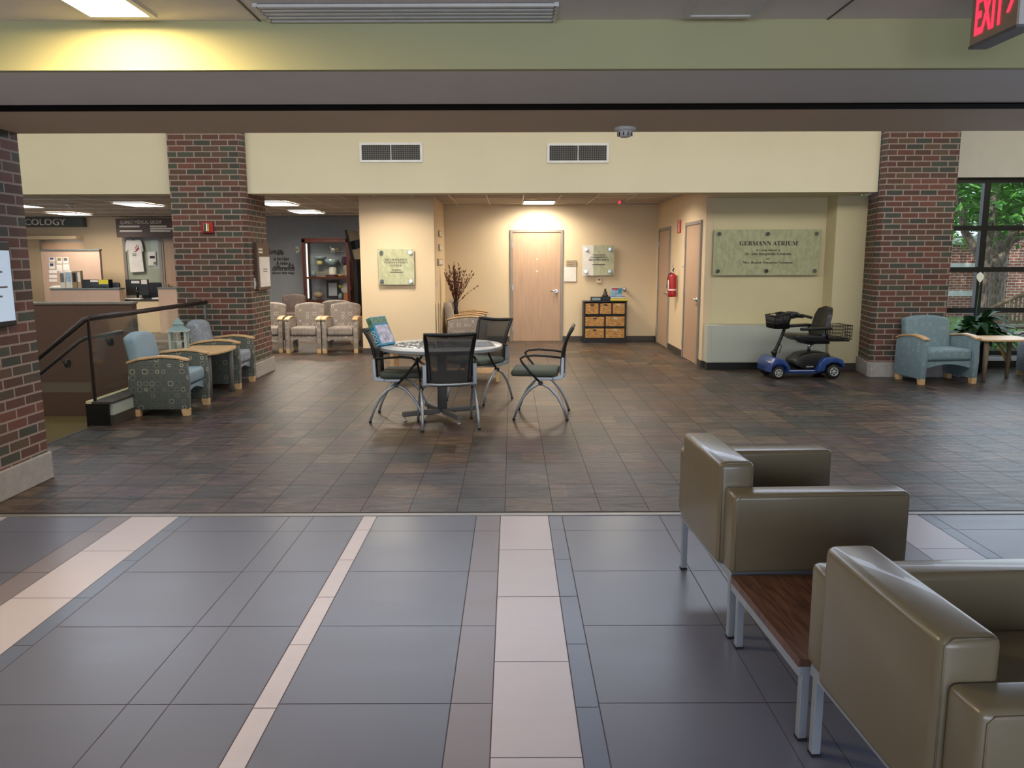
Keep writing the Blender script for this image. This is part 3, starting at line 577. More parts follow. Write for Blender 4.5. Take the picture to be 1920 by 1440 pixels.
# ------------------------------------------------------------------ mesh-back chairs
def make_meeting_chair(label, loc, rz):
    t = thing('meeting_chair', label, 'chair', loc, rz, 'mesh-back chairs around the round puzzle table')
    c = MB(); pr = lambda s, v: (s, v)
    def seatf(u, v):
        x = -.235+.47*u; y = -.30+.47*v
        return (x, y, .485-.04*max(0, .22-v)**1.2*4-.012*(1-abs(2*u-1)**3)+.0)
    b = bmesh.new()
    MB_ = MB().box(-.235, .235, -.30, .17, .43, .495, .028, 4); MB_.build('seat', 'seat_green', t, smooth=True)
    MB().box(-.25, .25, -.06, .12, .40, .428, .006).build('seat_frame', 'silver_paint', t)
    for s in (-1, 1):
        x = .25*s
        for d in (-1, 1):
            l = MB().tube([(x, 0, .37), (x+.004*s, d*.09, .325), (x+.008*s, d*.17, .235), (x+.012*s, d*.225, .13), (x+.016*s, d*.265, .012)], [.015, .0145, .0135, .013, .012], 12).build('leg', 'silver_paint', t)
            MB().cyl((x+.016*s, d*.266, 0), (x+.0157*s, d*.263, .018), .0145).build('foot_cap', 'black', l)
        MB().tube([(x*.94, .215, .625), (x*1.06, .10, .64), (x*1.08, -.06, .65), (x*1.08, -.16, .64), (x*1.08, -.20, .615), (x*1.07, -.185, .58), (x*1.03, -.10, .475), (x, 0, .37)], .0115, 10).build('armrest', 'black', t)
        MB().cyl((x-.02*s, 0, .37), (x+.018*s, 0, .37), .022).build('hub', 'black', t)
        MB().prism([(.12, .41), (.20, .405), (.228, .43), (.232, .62), (.205, .63), (.195, .45), (.12, .43)], x*.94-.018, x*.94+.018, 'x', r=.004).build('upright', 'silver_paint', t)
    def by(z): q = (z-.45)/.46; return .205+.005*q+.10*q*q*q
    def bx(z): q = max(0, (z-.45)/.46); return .188+.045*q**1.5
    zs = [.44+.47*k/10 for k in range(11)]
    fr = MB()
    path = [(-bx(z), by(z), z) for z in zs]+[(x, by(.915)+.004-.02*(1-(x/.22)**2), .912-.012*(1-(x/.235)**2)) for x in (-.17, -.085, 0, .085, .17)]+[(bx(z), by(z), z) for z in zs[::-1]]+[(x, by(.44)+.02*(1-(x/.19)**2), .432) for x in (.1, 0, -.1)]
    path.append(path[0]); fr.tube(path, .0165, 8, sy=1.2); fr.build('back_frame', 'black', t)
    MB().grid(lambda u, v: (bx(.44+.47*v)*(2*u-1)*.97, by(.44+.47*v)+.022*(1-(2*u-1)**2)*(1-v), .44+.465*v), 8, 12).build('back_mesh', 'chair_mesh', t)
    MB().tube([(-.235, .215, .44), (-.1, .232, .432), (.1, .232, .432), (.235, .215, .44)], .012).build('back_crossbar', 'silver_paint', t)
    return t
ch = make_meeting_chair('mesh-back chair with its back to the viewer in front of the round table', (-.62, 7.48, 0), 191)
again(ch, 'mesh-back chair standing alone right of the round table, seen side on', (.31, 7.98, 0), -96)
again(ch, 'mesh-back chair left of the round table with the puzzle box at its back', (-1.13, 7.88, 0), 90)
again(ch, 'mesh-back chair behind the round table, angled towards the viewer', (-.37, 8.89, 0), -36)
# ------------------------------------------------------------------ round table
t = thing('round_table', 'round grey-white table on a grey cross base in the centre of the atrium', 'table', (-.706, 7.87, 0), 28)
MB().lathe([(.585, .700), (.61, .708), (.612, .722), (.61, .738), (.605, .742)], n=64).build('tabletop', 'laminate', t, smooth=True)
MB().lathe([(.613, .709), (.6145, .722), (.613, .735)], n=64, cap=False).build('edge_band', 'table_edge', t)
MB().cyl((0, 0, .08), (0, 0, .69), .048, n=24).build('column', 'ink_grey', t); MB().box(-.2, .2, -.2, .2, .685, .70).build('mounting_plate', 'black', t)
for a in range(4):
    Mx = Matrix.Rotation(a*math.pi/2, 4, 'Z'); l = MB().box(.03, .43, -.025, .025, .045, .095, .012, M=Mx).build('base_leg', 'ink_grey', t)
    p = Mx @ Vector((.40, 0, 0)); MB().cyl((p.x, p.y, 0), (p.x, p.y, .012), .02).cyl((p.x, p.y, .01), (p.x, p.y, .05), .007).build('glide', 'chrome', l)
tx, ty = -.706, 7.87; g = MB(); rr = random.Random(5)
for k in range(300):
    a, q = rr.uniform(0, 6.28), rr.random()**.5
    x, y = tx-.12+q*.36*math.cos(a), ty+q*.33*math.sin(a)
    if (x-tx)**2+(y-ty)**2 > .55**2: continue
    s = rr.uniform(.009, .014); Mx = Matrix.Translation((x, y, .7425+rr.random()*.004)) @ Matrix.Rotation(rr.uniform(0, 3), 4, 'Z')
    g.prism([(-s, -s*.7), (-s*.2, -s*.7), (0, -s*1.1), (s*.3, -s*.7), (s, -s*.7), (s*.8, 0), (s, s*.7), (-s, s*.7), (-s*1.3, 0)], 0, .002, 'z', M=Mx)
tag(g.build('puzzle_pieces', 'puzzle_grey'), 'loose grey jigsaw pieces scattered over the round table', 'puzzle pieces', kind='stuff')
t = thing('jigsaw_puzzle', 'partly assembled grey jigsaw lying on the right half of the round table', 'puzzle', (-.43, 7.9, .7425), 8)
MB().box(-.17, .2, -.2, .22, 0, .002).build('assembled_part', 'puzzle_grey', t); fr = MB()
for q in ((-.2, .24, -.24, -.2), (.2, .24, -.2, .24)): fr.box(*q, 0, .0025)
fr.build('border_piece', 'ink_grey', t)
t = thing('puzzle_box', 'blue jigsaw box marked 1000 leaning on the left chair beside the round table', 'box', (-1.225, 7.80, .752), rot=(0, 0, 0))
t.rotation_euler = (Matrix.Rotation(R(-26), 3, 'Z') @ Matrix.Rotation(R(-24), 3, 'Y')).to_euler()
MB().box(-.055, .0, -.13, .13, 0, .30, .002).build('box_body', 'puzzle_blue', t); MB().box(.0002, .0012, -.10, .12, .02, .21).build('cover_picture', 'puzzle_art', t); MB().box(.0002, .0012, -.13, .12, .23, .29).build('title_band', 'puzzle_green', t)
MB().box(-.053, -.002, -.1312, -.1301, .20, .295).build('side_picture', 'puzzle_green', t)
text('1000', 'white', (-.027, -.1305, .09), width=.15, height=.05, right=(0, 0, 1), up=(-1, 0, 0), parent=t, ext=.001)
# coffee table behind
t = thing('coffee_table', 'low light wooden coffee table seen under the round table', 'table', (-.875, 10.45, 0))
MB().box(-.72, .72, -.25, .25, .37, .40, .006).build('tabletop', 'wood_light', t); MB().box(-.68, .68, -.22, .22, .10, .125, .004).build('shelf', 'wood_light', t)
for x in (-.69, .69):
    for y in (-.22, .22): MB().box(x-.025, x+.025, y-.025, y+.025, 0, .37, .004).build('leg', 'wood_light', t)
# ------------------------------------------------------------------ lounge armchairs
def armchair(label, loc, rz, side, front, group, W=.66, D=.64, narrow=False, back=None):
    t = thing('lounge_armchair', label, 'armchair', loc, rz, group); a = W/2; th = .075
    y0, y1 = -D/2, D/2-.06; z1 = .60
    for s in (-1, 1):
        xa, xb = sorted((s*a, s*(a-th)))
        prof = [(y0, .07), (y0-.015, .3), (y0, z1-.03), (y0+.1, z1-.008), (y0+.25, z1), (y1-.1, z1-.025), (y1, z1-.06), (y1+.015, .3), (y1, .07)]
        if narrow: prof = [(y0, .06), (y0, z1-.03), (y0+.12, z1), (y1, z1-.02), (y1, .06), (y1-.09, .06), (y1-.1, .2), (y0+.1, .2), (y0+.08, .06)]
        p = MB().prism(prof, xa, xb, 'x', r=.012).build('side_panel', side, t, smooth=True)
        cap = MB(); pts = [(y0-.018, z1-.035), (y0+.1, z1-.006), (y0+.25, z1+.004), (y1-.1, z1-.021), (y1+.012, z1-.056)]
        up = [(y, z+.024) for y, z in pts]; cap.prism(pts+up[::-1], xa-.006, xb+.006, 'x', r=.006); cap.build('arm_cap', 'wood_light', t, smooth=True)
        for y in (y0+.035, y1-.05): MB().prism([(y-.04, .075), (y+.045, .075), (y+.03, 0), (y-.035, 0)], xa+.005, xb-.005, 'x', r=.004).build('foot', 'wood_light', t)
    i = a-th-.004
    MB().box(-i, i, y0+.015, D/2-.12, .30, .445, .04, 4).build('seat_cushion', front, t, smooth=True)
    ap = [(-i, .29), (-i, .20)]+[(-i+2*i*k/8, .20+.055*math.sin(math.pi*k/8)) for k in range(9)]+[(i, .20), (i, .29)]
    MB().prism(ap, y0+.04, y0+.075, 'y').box(-i, i, y0+.075, D/2-.12, .25, .30).build('seat_rail', front, t)
    n = 10; ow = i if narrow else i+.0
    k_ = .035 if narrow else 0
    out = [(-ow, .36), (-ow-k_, .66)]+[(-(ow+k_)+2*(ow+k_)*k/n, .80+.045*max(0, math.sin(math.pi*k/n))**.8) for k in range(n+1)]+[(ow+k_, .66), (ow, .36)]
    sh = Matrix(((1, 0, 0, 0), (0, 1, .20, -.075), (0, 0, 1, 0), (0, 0, 0, 1)))
    MB().prism(out, D/2-.20, D/2-.07, 'y', r=.035, seg=4, M=sh).build('backrest', back or front, t, smooth=True)
    return t
GL = 'armchairs beside the stair railing'
armchair('armchair with plain pale blue back and green patterned sides nearest the stair curb', (-3.66, 8.30, 0), 93, 'fabric_green', 'plain_blue', GL, W=.69)
armchair('armchair with patterned grey-blue back in front of the left brick column', (-3.70, 9.98, 0), 92, 'fabric_green', 'fabric_bluegrey_daylit', GL, W=.68)
armchair('blue patterned armchair in front of the right brick column', (5.50, 10.20, 0), 7, 'fabric_blue', 'fabric_blue', None, W=.78, D=.62)
armchair('grey armchair cut off by the right edge of the picture', (7.22, 10.42, 0), -12, 'fabric_bluegrey_daylit', 'fabric_bluegrey_daylit', None, W=.72)
armchair('plain-backed taupe armchair with patterned side nearest in the hall corner', (-.84, 13.98, 0), 92, 'fabric_taupe_warm_lit', 'plain_taupe', 'armchairs in the hall corner', W=.66, D=.68)
armchair('taupe patterned armchair farther back in the hall corner', (-.82, 15.04, 0), 90, 'fabric_taupe_warm_lit', 'fabric_taupe_warm_lit', 'armchairs in the hall corner', W=.66, D=.68)
ARM_ = 0
GW = 'row of taupe patterned waiting chairs in the lobby'
w0 = armchair('waiting chair at the right end of the lobby row, beside the cream lounge wall', (-2.945, 13.78, 0), 0, 'fabric_taupe_warm_lit', 'fabric_taupe_warm_lit', GW, W=.61, D=.62, narrow=True)
again(w0, 'middle waiting chair of the three visible beside the left brick column', (-3.575, 13.78, 0), 0)
again(w0, 'waiting chair partly hidden by the left brick column', (-4.27, 13.85, 0), 3)
armchair('rust patterned lounge chair standing by the dark wall behind the waiting row', (-4.85, 17.4, 0), 0, 'fabric_rust', 'fabric_rust', None, W=.66)
armchair('waiting chair behind the row, back to the glass cabinet', (-3.3, 15.2, 0), 180, 'fabric_taupe_warm_lit', 'fabric_taupe_warm_lit', None, W=.62, narrow=True)
# corner tables
def corner_table(label, loc, rz, wx, wy, z=.56, m='wood_light', legm='ink_grey'):
    t = thing('side_table', label, 'table', loc, rz); n = 12
    pts = [(-wx/2, -wy/2), (wx/2-.12, -wy/2)]+[(wx/2-.12+.12*math.sin(math.pi*k/n), -wy/2*math.cos(math.pi*k/n)) for k in range(1, n)]+[(wx/2-.12, wy/2), (-wx/2, wy/2)]
    MB().prism(pts, z-.025, z, 'z', r=.006).build('tabletop', m, t)
    for x in (-wx/2+.08, wx/2-.13):
        for y in (-wy/2+.09, wy/2-.09): MB().tube([(x, y, z-.025), (x+.004, y, z/2), (x, y, 0)], [.032, .03, .022]).build('leg', legm, t)
    return t
corner_table('light wood side table between the two armchairs beside the stair railing', (-3.58, 9.14, 0), 0, .60, .88)
corner_table('light wood table between the blue armchair and the plant', (6.36, 10.25, 0), -90, .60, .72, legm='bench_wood')
corner_table('small wood table in the hall corner holding the twig vase', (-.92, 14.51, 0), 0, .6, .34)
# lantern
t = thing('candle_lantern', 'pale blue and white candle lantern on the side table by the railing', 'lantern', (-3.80, 8.98, .56), 12)
f = MB(); s = .082
for x in (-s, s):
    for y in (-s, s): f.box(x-.011, x+.011, y-.011, y+.011, .012, .225)
for sgn in (-1, 1):
    f.box(-.004, .004, sgn*s-.004, sgn*s+.004, .02, .22); f.box(sgn*s-.004, sgn*s+.004, -.004, .004, .02, .22)
    f.box(-s, s, sgn*s-.004, sgn*s+.004, .11, .12); f.box(sgn*s-.004, sgn*s+.004, -s, s, .11, .12)
f.build('frame', 'lantern_white', t); MB().box(-.1, .1, -.1, .1, 0, .012).build('base', 'lantern_white', t); MB().box(-.11, .11, -.11, .11, .225, .237).build('top_plate', 'lantern_white', t)
rf = MB()
for (a, z0, b_, z1) in ((.098, .237, .05, .285), (.052, .285, .045, .305), (.058, .305, .008, .375)):
    b = bmesh.new(); A = [b.verts.new((x*a, y*a, z0)) for x, y in ((-1, -1), (1, -1), (1, 1), (-1, 1))]; B = [b.verts.new((x*b_, y*b_, z1)) for x, y in ((-1, -1), (1, -1), (1, 1), (-1, 1))]
    b.faces.new(A[::-1]); b.faces.new(B)
    for k in range(4): b.faces.new((A[k], A[(k+1) % 4], B[(k+1) % 4], B[k]))
    rf.add(b)
rf.build('roof', 'lantern_blue', t); MB().cyl((0, 0, .012), (0, 0, .12), .03).build('candle', 'panel_cab', t)
# twig vase
t = thing('twig_vase', 'tall dark vase of dried red-brown twigs in the hall corner', 'vase', (-1.02, 14.45, .56))
MB().lathe([(.045, 0), (.055, .03), (.03, .14), (.05, .27), (.045, .28)]).build('vase_body', 'vase_black', t); tw = MB(); bd = MB(); rr = random.Random(11)
for k in range(44):
    a, e, ln = rr.uniform(0, 6.28), rr.uniform(.05, .62), rr.uniform(.48, .72)
    if k in (3, 9): e = .95; a = (0.05, 3.3)[k == 9]; ln = .5
    d = Vector((math.cos(a)*math.sin(e), math.sin(a)*math.sin(e)*.6, math.cos(e))); p0 = Vector((0, 0, .22)); pts = [p0+d*ln*q+Vector((0, 0, .05*math.sin(q*2)))+Vector((rr.uniform(-.01, .01),)*3) for q in (0, .3, .6, 1)]
    if pts[-1].x < -.24: continue
    tw.tube(pts, [.005, .004, .003, .002], 5)
    for q in range(12):
        r_ = rr.uniform(.25, 1); bd.ball(p0+d*ln*r_+Vector((rr.uniform(-.012, .012), rr.uniform(-.01, .01), .05*math.sin(r_*2))), rr.uniform(.006, .012), (1, 1, 1.6), 6)
tw.build('twigs', 'twig', t); bd.build('buds', 'bud', t)
# ------------------------------------------------------------------ basket cabinet
x0 = 1.37; Wc, Hc, Dc = .82, .80, .32
t = thing('basket_cabinet', 'dark cabinet with seven wicker drawers right of the hall door', 'cabinet', (x0, 15.08, 0))
b = MB(); b.box(0, .03, 0, Dc, .03, Hc-.02); b.box(Wc-.03, Wc, 0, Dc, .03, Hc-.02); b.box(.03, Wc-.03, .01, Dc, .03, .085); b.box(.02, Wc-.02, Dc-.01, Dc, .03, Hc-.02)
for z in (.29, .52): b.box(.03, Wc-.03, 0, Dc, z, z+.022)
b.box(Wc/2-.012, Wc/2+.012, 0, Dc, .085, .52); b.box(Wc*.35, Wc*.35+.02, 0, Dc, .54, Hc-.02); b.box(Wc*.66-.02+.01, Wc*.66+.01, 0, Dc, .54, Hc-.02); b.build('carcass', 'black', t)
MB().box(-.015, Wc+.015, -.015, Dc, Hc-.02, Hc, .004).build('top', 'black_gloss', t); MB().box(-.005, Wc+.005, -.005, Dc, 0, .03).build('plinth', 'black', t)
for (a, c, z0, z1) in ((.035, Wc*.35-.005, .55, .755), (Wc*.35+.025, Wc*.66-.015, .55, .755), (Wc*.66+.015, Wc-.035, .55, .755), (.035, Wc/2-.016, .318, .50), (Wc/2+.016, Wc-.035, .318, .505), (.035, Wc/2-.016, .092, .275), (Wc/2+.016, Wc-.035, .092, .275)):
    d = MB().box(a, c, -.008, Dc-.03, z0, z1, .008).build('basket_drawer', 'wicker', t); m_ = (a+c)/2
    MB().box(m_-.035, m_+.035, -.0095, -.006, z1-.045, z1-.018).build('hand_slot', 'ink' if c < Wc/2+.2 else 'panel_cab', d)
yc = 15.2
t = thing('display_box', 'low black box with a glass front on the basket cabinet, at its left', 'box', (x0+.14, yc, Hc)); MB().box(0, .2, -.09, .09, 0, .075, .004).build('box_body', 'black_gloss', t); MB().box(.02, .18, -.095, -.09, .012, .06).build('glass_front', 'glassware', t)
t = thing('wooden_stand', 'small black stand under the seated figurine on the basket cabinet', 'stand', (x0+.43, yc, Hc)); MB().box(-.08, .08, -.06, .06, 0, .08, .004).build('stand_body', 'black', t); MB().box(-.07, .07, -.063, -.06, .02, .06).build('drawer_front', 'black_gloss', t)
t = thing('figurine', 'small dark seated figurine on the basket cabinet', 'figurine', (x0+.42, yc, Hc+.08)); MB().lathe([(.055, 0), (.06, .02), (.035, .05), (.04, .08), (.015, .105)]).build('body', 'bronze', t); MB().ball((0, 0, .125), .022, (1, 1, 1.2)).build('head', 'bronze', t)
t = thing('book', 'yellow book lying flat at the bottom of the pile on the basket cabinet', 'book', (x0+.67, yc, Hc)); MB().box(-.16, .16, -.11, .11, 0, .045, .003).build('cover', 'book_yellow', t); MB().box(-.155, .158, -.1115, -.1, .006, .039).build('pages', 'yellow', t)
t = thing('book', 'dark blue book lying on the yellow book on the basket cabinet', 'book', (x0+.66, yc, Hc+.045)); MB().box(-.15, .14, -.1, .1, 0, .03, .003).build('cover', 'book_blue', t); MB().box(-.145, .138, -.1015, -.09, .006, .024).build('pages', 'paper', t)
t = thing('puzzle_box', 'pale blue and red box standing on the blue book on the basket cabinet', 'box', (x0+.63, yc, Hc+.075)); MB().box(-.11, .11, -.03, .03, 0, .17, .002).build('box_body', 'screen_box' if 'screen_box' in MATS else mat('screen_box', '#8fb0c9', .5, var=.35, scale=20), t)
MB().box(-.09, .03, -.033, -.03, .135, .165).build('title_band', 'red_sign', t); MB().box(.03, .1, -.033, -.03, .06, .16).build('picture', 'puzzle_blue', t)
# ------------------------------------------------------------------ modular vinyl seats (right foreground)
def seat_unit(label, loc, rz):
    t = thing('vinyl_seat', label, 'armchair', loc, rz, 'cream vinyl modular seats in the right foreground')
    MB().box(0, .15, .125, .725, .29, .74, .028, 4).build('backrest', 'vinyl', t, smooth=True)
    for y0, y1 in ((0, .13), (.72, .85)): MB().box(.02, .76, y0, y1, .30, .637, .022, 4).build('arm', 'vinyl', t, smooth=True)
    MB().box(.14, .72, .13, .72, .30, .46, .03, 4).build('seat_cushion', 'vinyl', t, smooth=True)
    MB().box(.03, .74, .02, .83, .262, .30).build('base_frame', 'silver_paint', t)
    for x in (.045, .70):
        for y in (.05, .80):
            l = MB().box(x-.014, x+.014, y-.014, y+.014, .008, .27, .002).build('leg', 'silver_paint', t); MB().box(x-.016, x+.016, y-.016, y+.016, 0, .01).build('foot_cap', 'rubber', l)
    # piping seams
    sm = MB()
    for pth in ([(.012, .129, .31), (.012, .129, .72), (.03, .127, .735), (.13, .127, .735)], [(.035, -.001, .32), (.035, -.001, .61), (.05, -.001, .625), (.74, -.001, .625)]): sm.tube(pth, .0022, 5)
    sm.build('piping', 'vinyl', t)
    return t
RZ = 2.75
def upos(y): return (.98-.048*(y-1.65), y, 0)
a = upos(3.08); s1 = seat_unit('cream vinyl seat with two arms farther from the viewer', (a[0]-.035, a[1], 0), RZ)
b_ = upos(1.53); again(s1, 'cream vinyl seat nearest the viewer, cut off at the bottom right', (b_[0]-.02, b_[1], 0), RZ)
cpt = upos(2.385); t = thing('link_table', 'low walnut table joining the two cream vinyl seats', 'table', (cpt[0]-.02, cpt[1], 0), RZ)
MB().box(.0, .74, 0, .685, .272, .30, .003).build('tabletop', 'walnut', t); MB().box(.003, .737, .003, .682, .240, .272).build('frame_rail', 'silver_paint', t)
for x in (.035, .70):
    for y in (.03, .655):
        l = MB().box(x-.014, x+.014, y-.014, y+.014, .008, .25, .002).build('leg', 'silver_paint', t); MB().box(x-.016, x+.016, y-.016, y+.016, 0, .01).build('foot_cap', 'rubber', l)
# ------------------------------------------------------------------ mobility scooter (faces -X)
t = thing('mobility_scooter', 'blue and black mobility scooter parked in front of the heater cabinet', 'mobility scooter', (3.90, 10.62, 0), 4)
def wheel(x, y, r, name='wheel'):
    w = MB().lathe([(r*.62, -.035), (r*.9, -.04), (r, -.022), (r, .022), (r*.9, .04), (r*.62, .035)], M=Matrix.Translation((x, y, r)) @ Matrix.Rotation(R(90), 4, 'X'), n=28).build(name, 'rubber', t)
    sgn = -1 if y < 0 else 1; ri = MB(); T = Matrix.Translation((x, y+sgn*.038, r)) @ Matrix.Rotation(R(90), 4, 'X')
    ri.lathe([(r*.5, -.004), (r*.62, -.004), (r*.62, .004), (r*.5, .004), (r*.5, -.004)], M=T, cap=False, n=28); ri.lathe([(.0, -.006), (r*.16, -.006), (r*.16, .006), (0, .006)], M=T, cap=False)
    for k in range(6): ri.box(0, r*.54, -.008, .008, -.003, .003, M=T @ Matrix.Rotation(k*math.pi/3, 4, 'Z'))
    ri.build('rim', 'rim', w); return w
for x, y, r in ((-.38, -.20, .085), (-.38, .20, .085), (.37, -.21, .095), (.37, .21, .095)): wheel(x, y, r)
MB().box(-.26, .22, -.17, .17, .07, .085).box(-.27, .24, -.185, .185, .085, .115, .012).build('deck', 'blue_paint', t); MB().box(-.23, .10, -.15, .15, .115, .121).build('foot_mat', 'rubber', t)
MB().prism([(-.50, .09), (-.49, .22), (-.43, .285), (-.36, .28), (-.28, .24), (-.23, .17), (-.22, .12), (-.26, .10), (-.27, .16), (-.33, .20), (-.42, .20), (-.47, .15), (-.475, .09)], -.24, .24, 'y', r=.012).box(-.46, -.27, -.16, .16, .1, .21, .02).build('front_fender', 'blue_paint', t, smooth=True)
MB().prism([(.14, .10), (.18, .22), (.24, .285), (.40, .285), (.49, .25), (.515, .19), (.50, .14), (.48, .19), (.42, .215), (.33, .215), (.27, .18), (.24, .10)], -.245, .245, 'y', r=.012).build('rear_fender', 'blue_paint', t, smooth=True)
MB().prism([(-.14, .18), (-.13, .24), (-.02, .32), (.10, .345), (.33, .335), (.36, .28), (.22, .2), (.12, .12), (.0, .12)], -.17, .17, 'y', r=.02).build('battery_box', 'black', t, smooth=True)
text('GO-GO', 'white', (.07, -.171, .158), width=.10, height=.018, parent=t, ext=.002, bold=.01)
MB().box(.2, .45, -.12, .12, .06, .2, .01).build('drive_housing', 'black', t)
MB().tube([(-.37, 0, .20), (-.35, 0, .34), (-.25, 0, .60), (-.21, 0, .72)], [.028, .024, .022, .02], 12).build('tiller', 'black', t); MB().ball((-.36, 0, .335), .042).build('tiller_joint', 'black', t)
MB().tube([(-.22, 0, .66), (-.165, 0, .80)], .024).build('tiller_clamp', 'silver_paint', t)
MB().tube([(-.30, -.02, .33), (-.28, -.05, .42), (-.32, -.03, .47)], .005, 6).build('cable', 'black', t)
MB().prism([(-.22, .84), (-.18, .885), (-.10, .88), (-.04, .845), (.0, .82), (-.01, .80), (-.10, .805), (-.17, .79)], -.09, .09, 'y', r=.015).build('control_panel', 'black', t, smooth=True)
for s in (-1, 1): MB().tube([(-.12, .08*s, .84), (-.08, .20*s, .845), (.03, .25*s, .815)], [.02, .018, .018]).build('handgrip', 'rubber', t)
bk = MB(); bx0, bx1, bz0, bz1 = -.42, -.235, .665, .83
def bface(p, q):   # slatted wall between two vertical edges
    (x0, y0), (x1, y1) = p, q
    for k in range(13):
        f_ = k/12; x, y = x0+(x1-x0)*f_, y0+(y1-y0)*f_; bk.cyl((x, y, bz0), (x*1.0+(-.02 if x < -.3 else .0), y*1.08, bz1+(.035 if x > -.3 else 0)), .0078, n=5)
for p, q in (((bx0, -.14), (bx1, -.14)), ((bx0, .14), (bx1, .14)), ((bx0, -.14), (bx0, .14)), ((bx1, -.14), (bx1, .14))): bface(p, q)
bk.box(bx0, bx1, -.14, .14, bz0-.005, bz0+.045, .006)
for z, e in ((bz1, .0), ): bk.tube([(bx0-.022, -.152, z), (bx1+.002, -.152, z+.035), (bx1+.002, .152, z+.035), (bx0-.022, .152, z), (bx0-.022, -.152, z)], .012, 6)
for z in (.735, .78): bk.tube([(bx0-.01, -.147, z), (bx1, -.147, z+.01), (bx1, .147, z+.01), (bx0-.01, .147, z), (bx0-.01, -.147, z)], .008, 6)
bk.build('front_basket', 'black', t)
MB().cyl((.12, 0, .33), (.12, 0, .51), .02).build('seat_post', 'chrome', t)
MB().prism([(-.17, .545), (-.165, .575), (-.10, .585), (.30, .565), (.34, .54), (.34, .50), (.15, .485), (-.1, .50)], -.23, .23, 'y', r=.025, seg=4).build('seat', 'black_leather', t, smooth=True)
MB().box(.0, .34, -.15, .15, .455, .487, .01).box(.1, .14, -.1, .1, .44, .46).build('seat_plate', 'black', t)
def bkf(u, v):
    z = .56+.36*v; hw = .22*(1-.35*max(0, v-.6)**2*4); x = .28+.09*v+.05*(1-(2*u-1)**2); return (x-.03, (2*u-1)*hw, z+.02*(1-(2*u-1)**2)*v)
MB().grid(bkf, 12, 12, thick=.055).build('backrest', 'black_leather', t, smooth=True)
for s in (-1, 1):
    MB().prism([(-.13, .655), (-.12, .685), (.20, .70), (.29, .69), (.29, .655), (.20, .66), (-.10, .645)], s*.26-.03, s*.26+.03, 'y', r=.01).build('armrest', 'black', t, smooth=True)
    MB().tube([(.22, s*.26, .66), (.24, s*.26, .58), (.27, s*.22, .53)], .016).build('arm_bracket', 'black', t)
MB().tube([(.18, .02, .45), (.13, .02, .38), (.11, .02, .33)], .006).build('release_cable', 'black', t)
rb = MB(); X0, X1, Z0, Z1, Yh = .36, .62, .52, .70, .18
for z in (Z0, Z0+.045, Z0+.09, Z0+.135, Z1): rb.tube([(X0, -Yh, z), (X1, -Yh, z), (X1, Yh, z), (X0, Yh, z), (X0, -Yh, z)], .004 if z < Z1 else .006, 5)
for k in range(9):
    x = X0+(X1-X0)*k/8
    for y in (-Yh, Yh): rb.cyl((x, y, Z0), (x, y, Z1), .003, n=5)
    rb.cyl((x, -Yh, Z0), (x, Yh, Z0), .003, n=5)
for k in range(11):
    y = -Yh+2*Yh*k/10
    for x in (X0, X1): rb.cyl((x, y, Z0), (x, y, Z1), .003, n=5)
rb.build('rear_basket', 'black', t); MB().box(.25, .60, -.03, .03, .485, .51, .004).box(.25, .60, -.16, -.13, .49, .508).build('basket_bracket', 'black', t)
# ------------------------------------------------------------------ plant with pot, bag
t = thing('peace_lily', 'leafy potted peace lily with one white flower in front of the window', 'plant', (6.46, 11.02, 0))
MB().lathe([(.15, 0), (.17, .02), (.21, .50), (.225, .52), (.22, .55), (.19, .55)], n=28).build('pot', 'vase_black', t); MB().lathe([(.0, .53), (.19, .53)], cap=False).build('soil', 'ink', t)
rr = random.Random(4)
def leaf(mb, base, az, el, ln, wd, droop):
    d = Vector((math.cos(az)*math.cos(el), math.sin(az)*math.cos(el), math.sin(el))); side = Vector((-math.sin(az), math.cos(az), 0)); pts = []
    for k in range(9):
        q = k/8; c = Vector(base)+d*ln*q+Vector((0, 0, -droop*q*q*ln)); ww = wd*max(.03, math.sin(math.pi*max(0, (q-.25)/.75))**.8 if q > .25 else .05); up = Vector((0, 0, .25*ww))
        pts.append((c-side*ww+up, c, c+side*ww+up))
    b = bmesh.new(); vs = [[b.verts.new(p) for p in r3] for r3 in pts]
    for a_, c_ in zip(vs, vs[1:]):
        b.faces.new((a_[0], a_[1], c_[1], c_[0])).smooth = True; b.faces.new((a_[1], a_[2], c_[2], c_[1])).smooth = True
    mb.add(b)
l1, l2 = MB(), MB()
for k in range(150):
    az = rr.uniform(0, 6.28); el = rr.uniform(.25, 1.35); ln = rr.uniform(.5, .85)
    if math.sin(az) > .3: ln *= .55
    if math.cos(az) < -.2: ln *= .72
    if math.sin(az) < -.3 and el < .9: ln *= .7
    leaf(l1 if k % 3 else l2, (rr.uniform(-.08, .08), rr.uniform(-.08, .08), .53), az, el, ln, rr.uniform(.05, .085), rr.uniform(.35, 1.0))
l1.build('leaves', 'leaf_dark', t); l2.build('bright_leaves', 'leaf', t); ly = MB(); leaf(ly, (.1, -.1, .52), -1.2, .4, .45, .035, 1.5); ly.build('yellow_leaf', 'leaf_yellow', t)
fl = MB(); leaf(fl, (.0, -.05, 1.20), 1.2, 1.35, .20, .045, 0); f = fl.build('flower', 'petal', t); MB().tube([(0, -.02, .55), (.0, -.03, .9), (.0, -.05, 1.22)], .004, 6).build('flower_stem', 'leaf', f)
t = thing('plastic_bag', 'crumpled pale plastic bag on the floor under the light wood table', 'bag', (5.98, 10.55, 0))
b = bmesh.new(); bmesh.ops.create_icosphere(b, subdivisions=3, radius=.5); rr = random.Random(2)
for v in b.verts:
    v.co *= 1+rr.uniform(-.06, .06); v.co = Vector((v.co.x*.16, v.co.y*.2, max(0, .16+v.co.z*.36)))
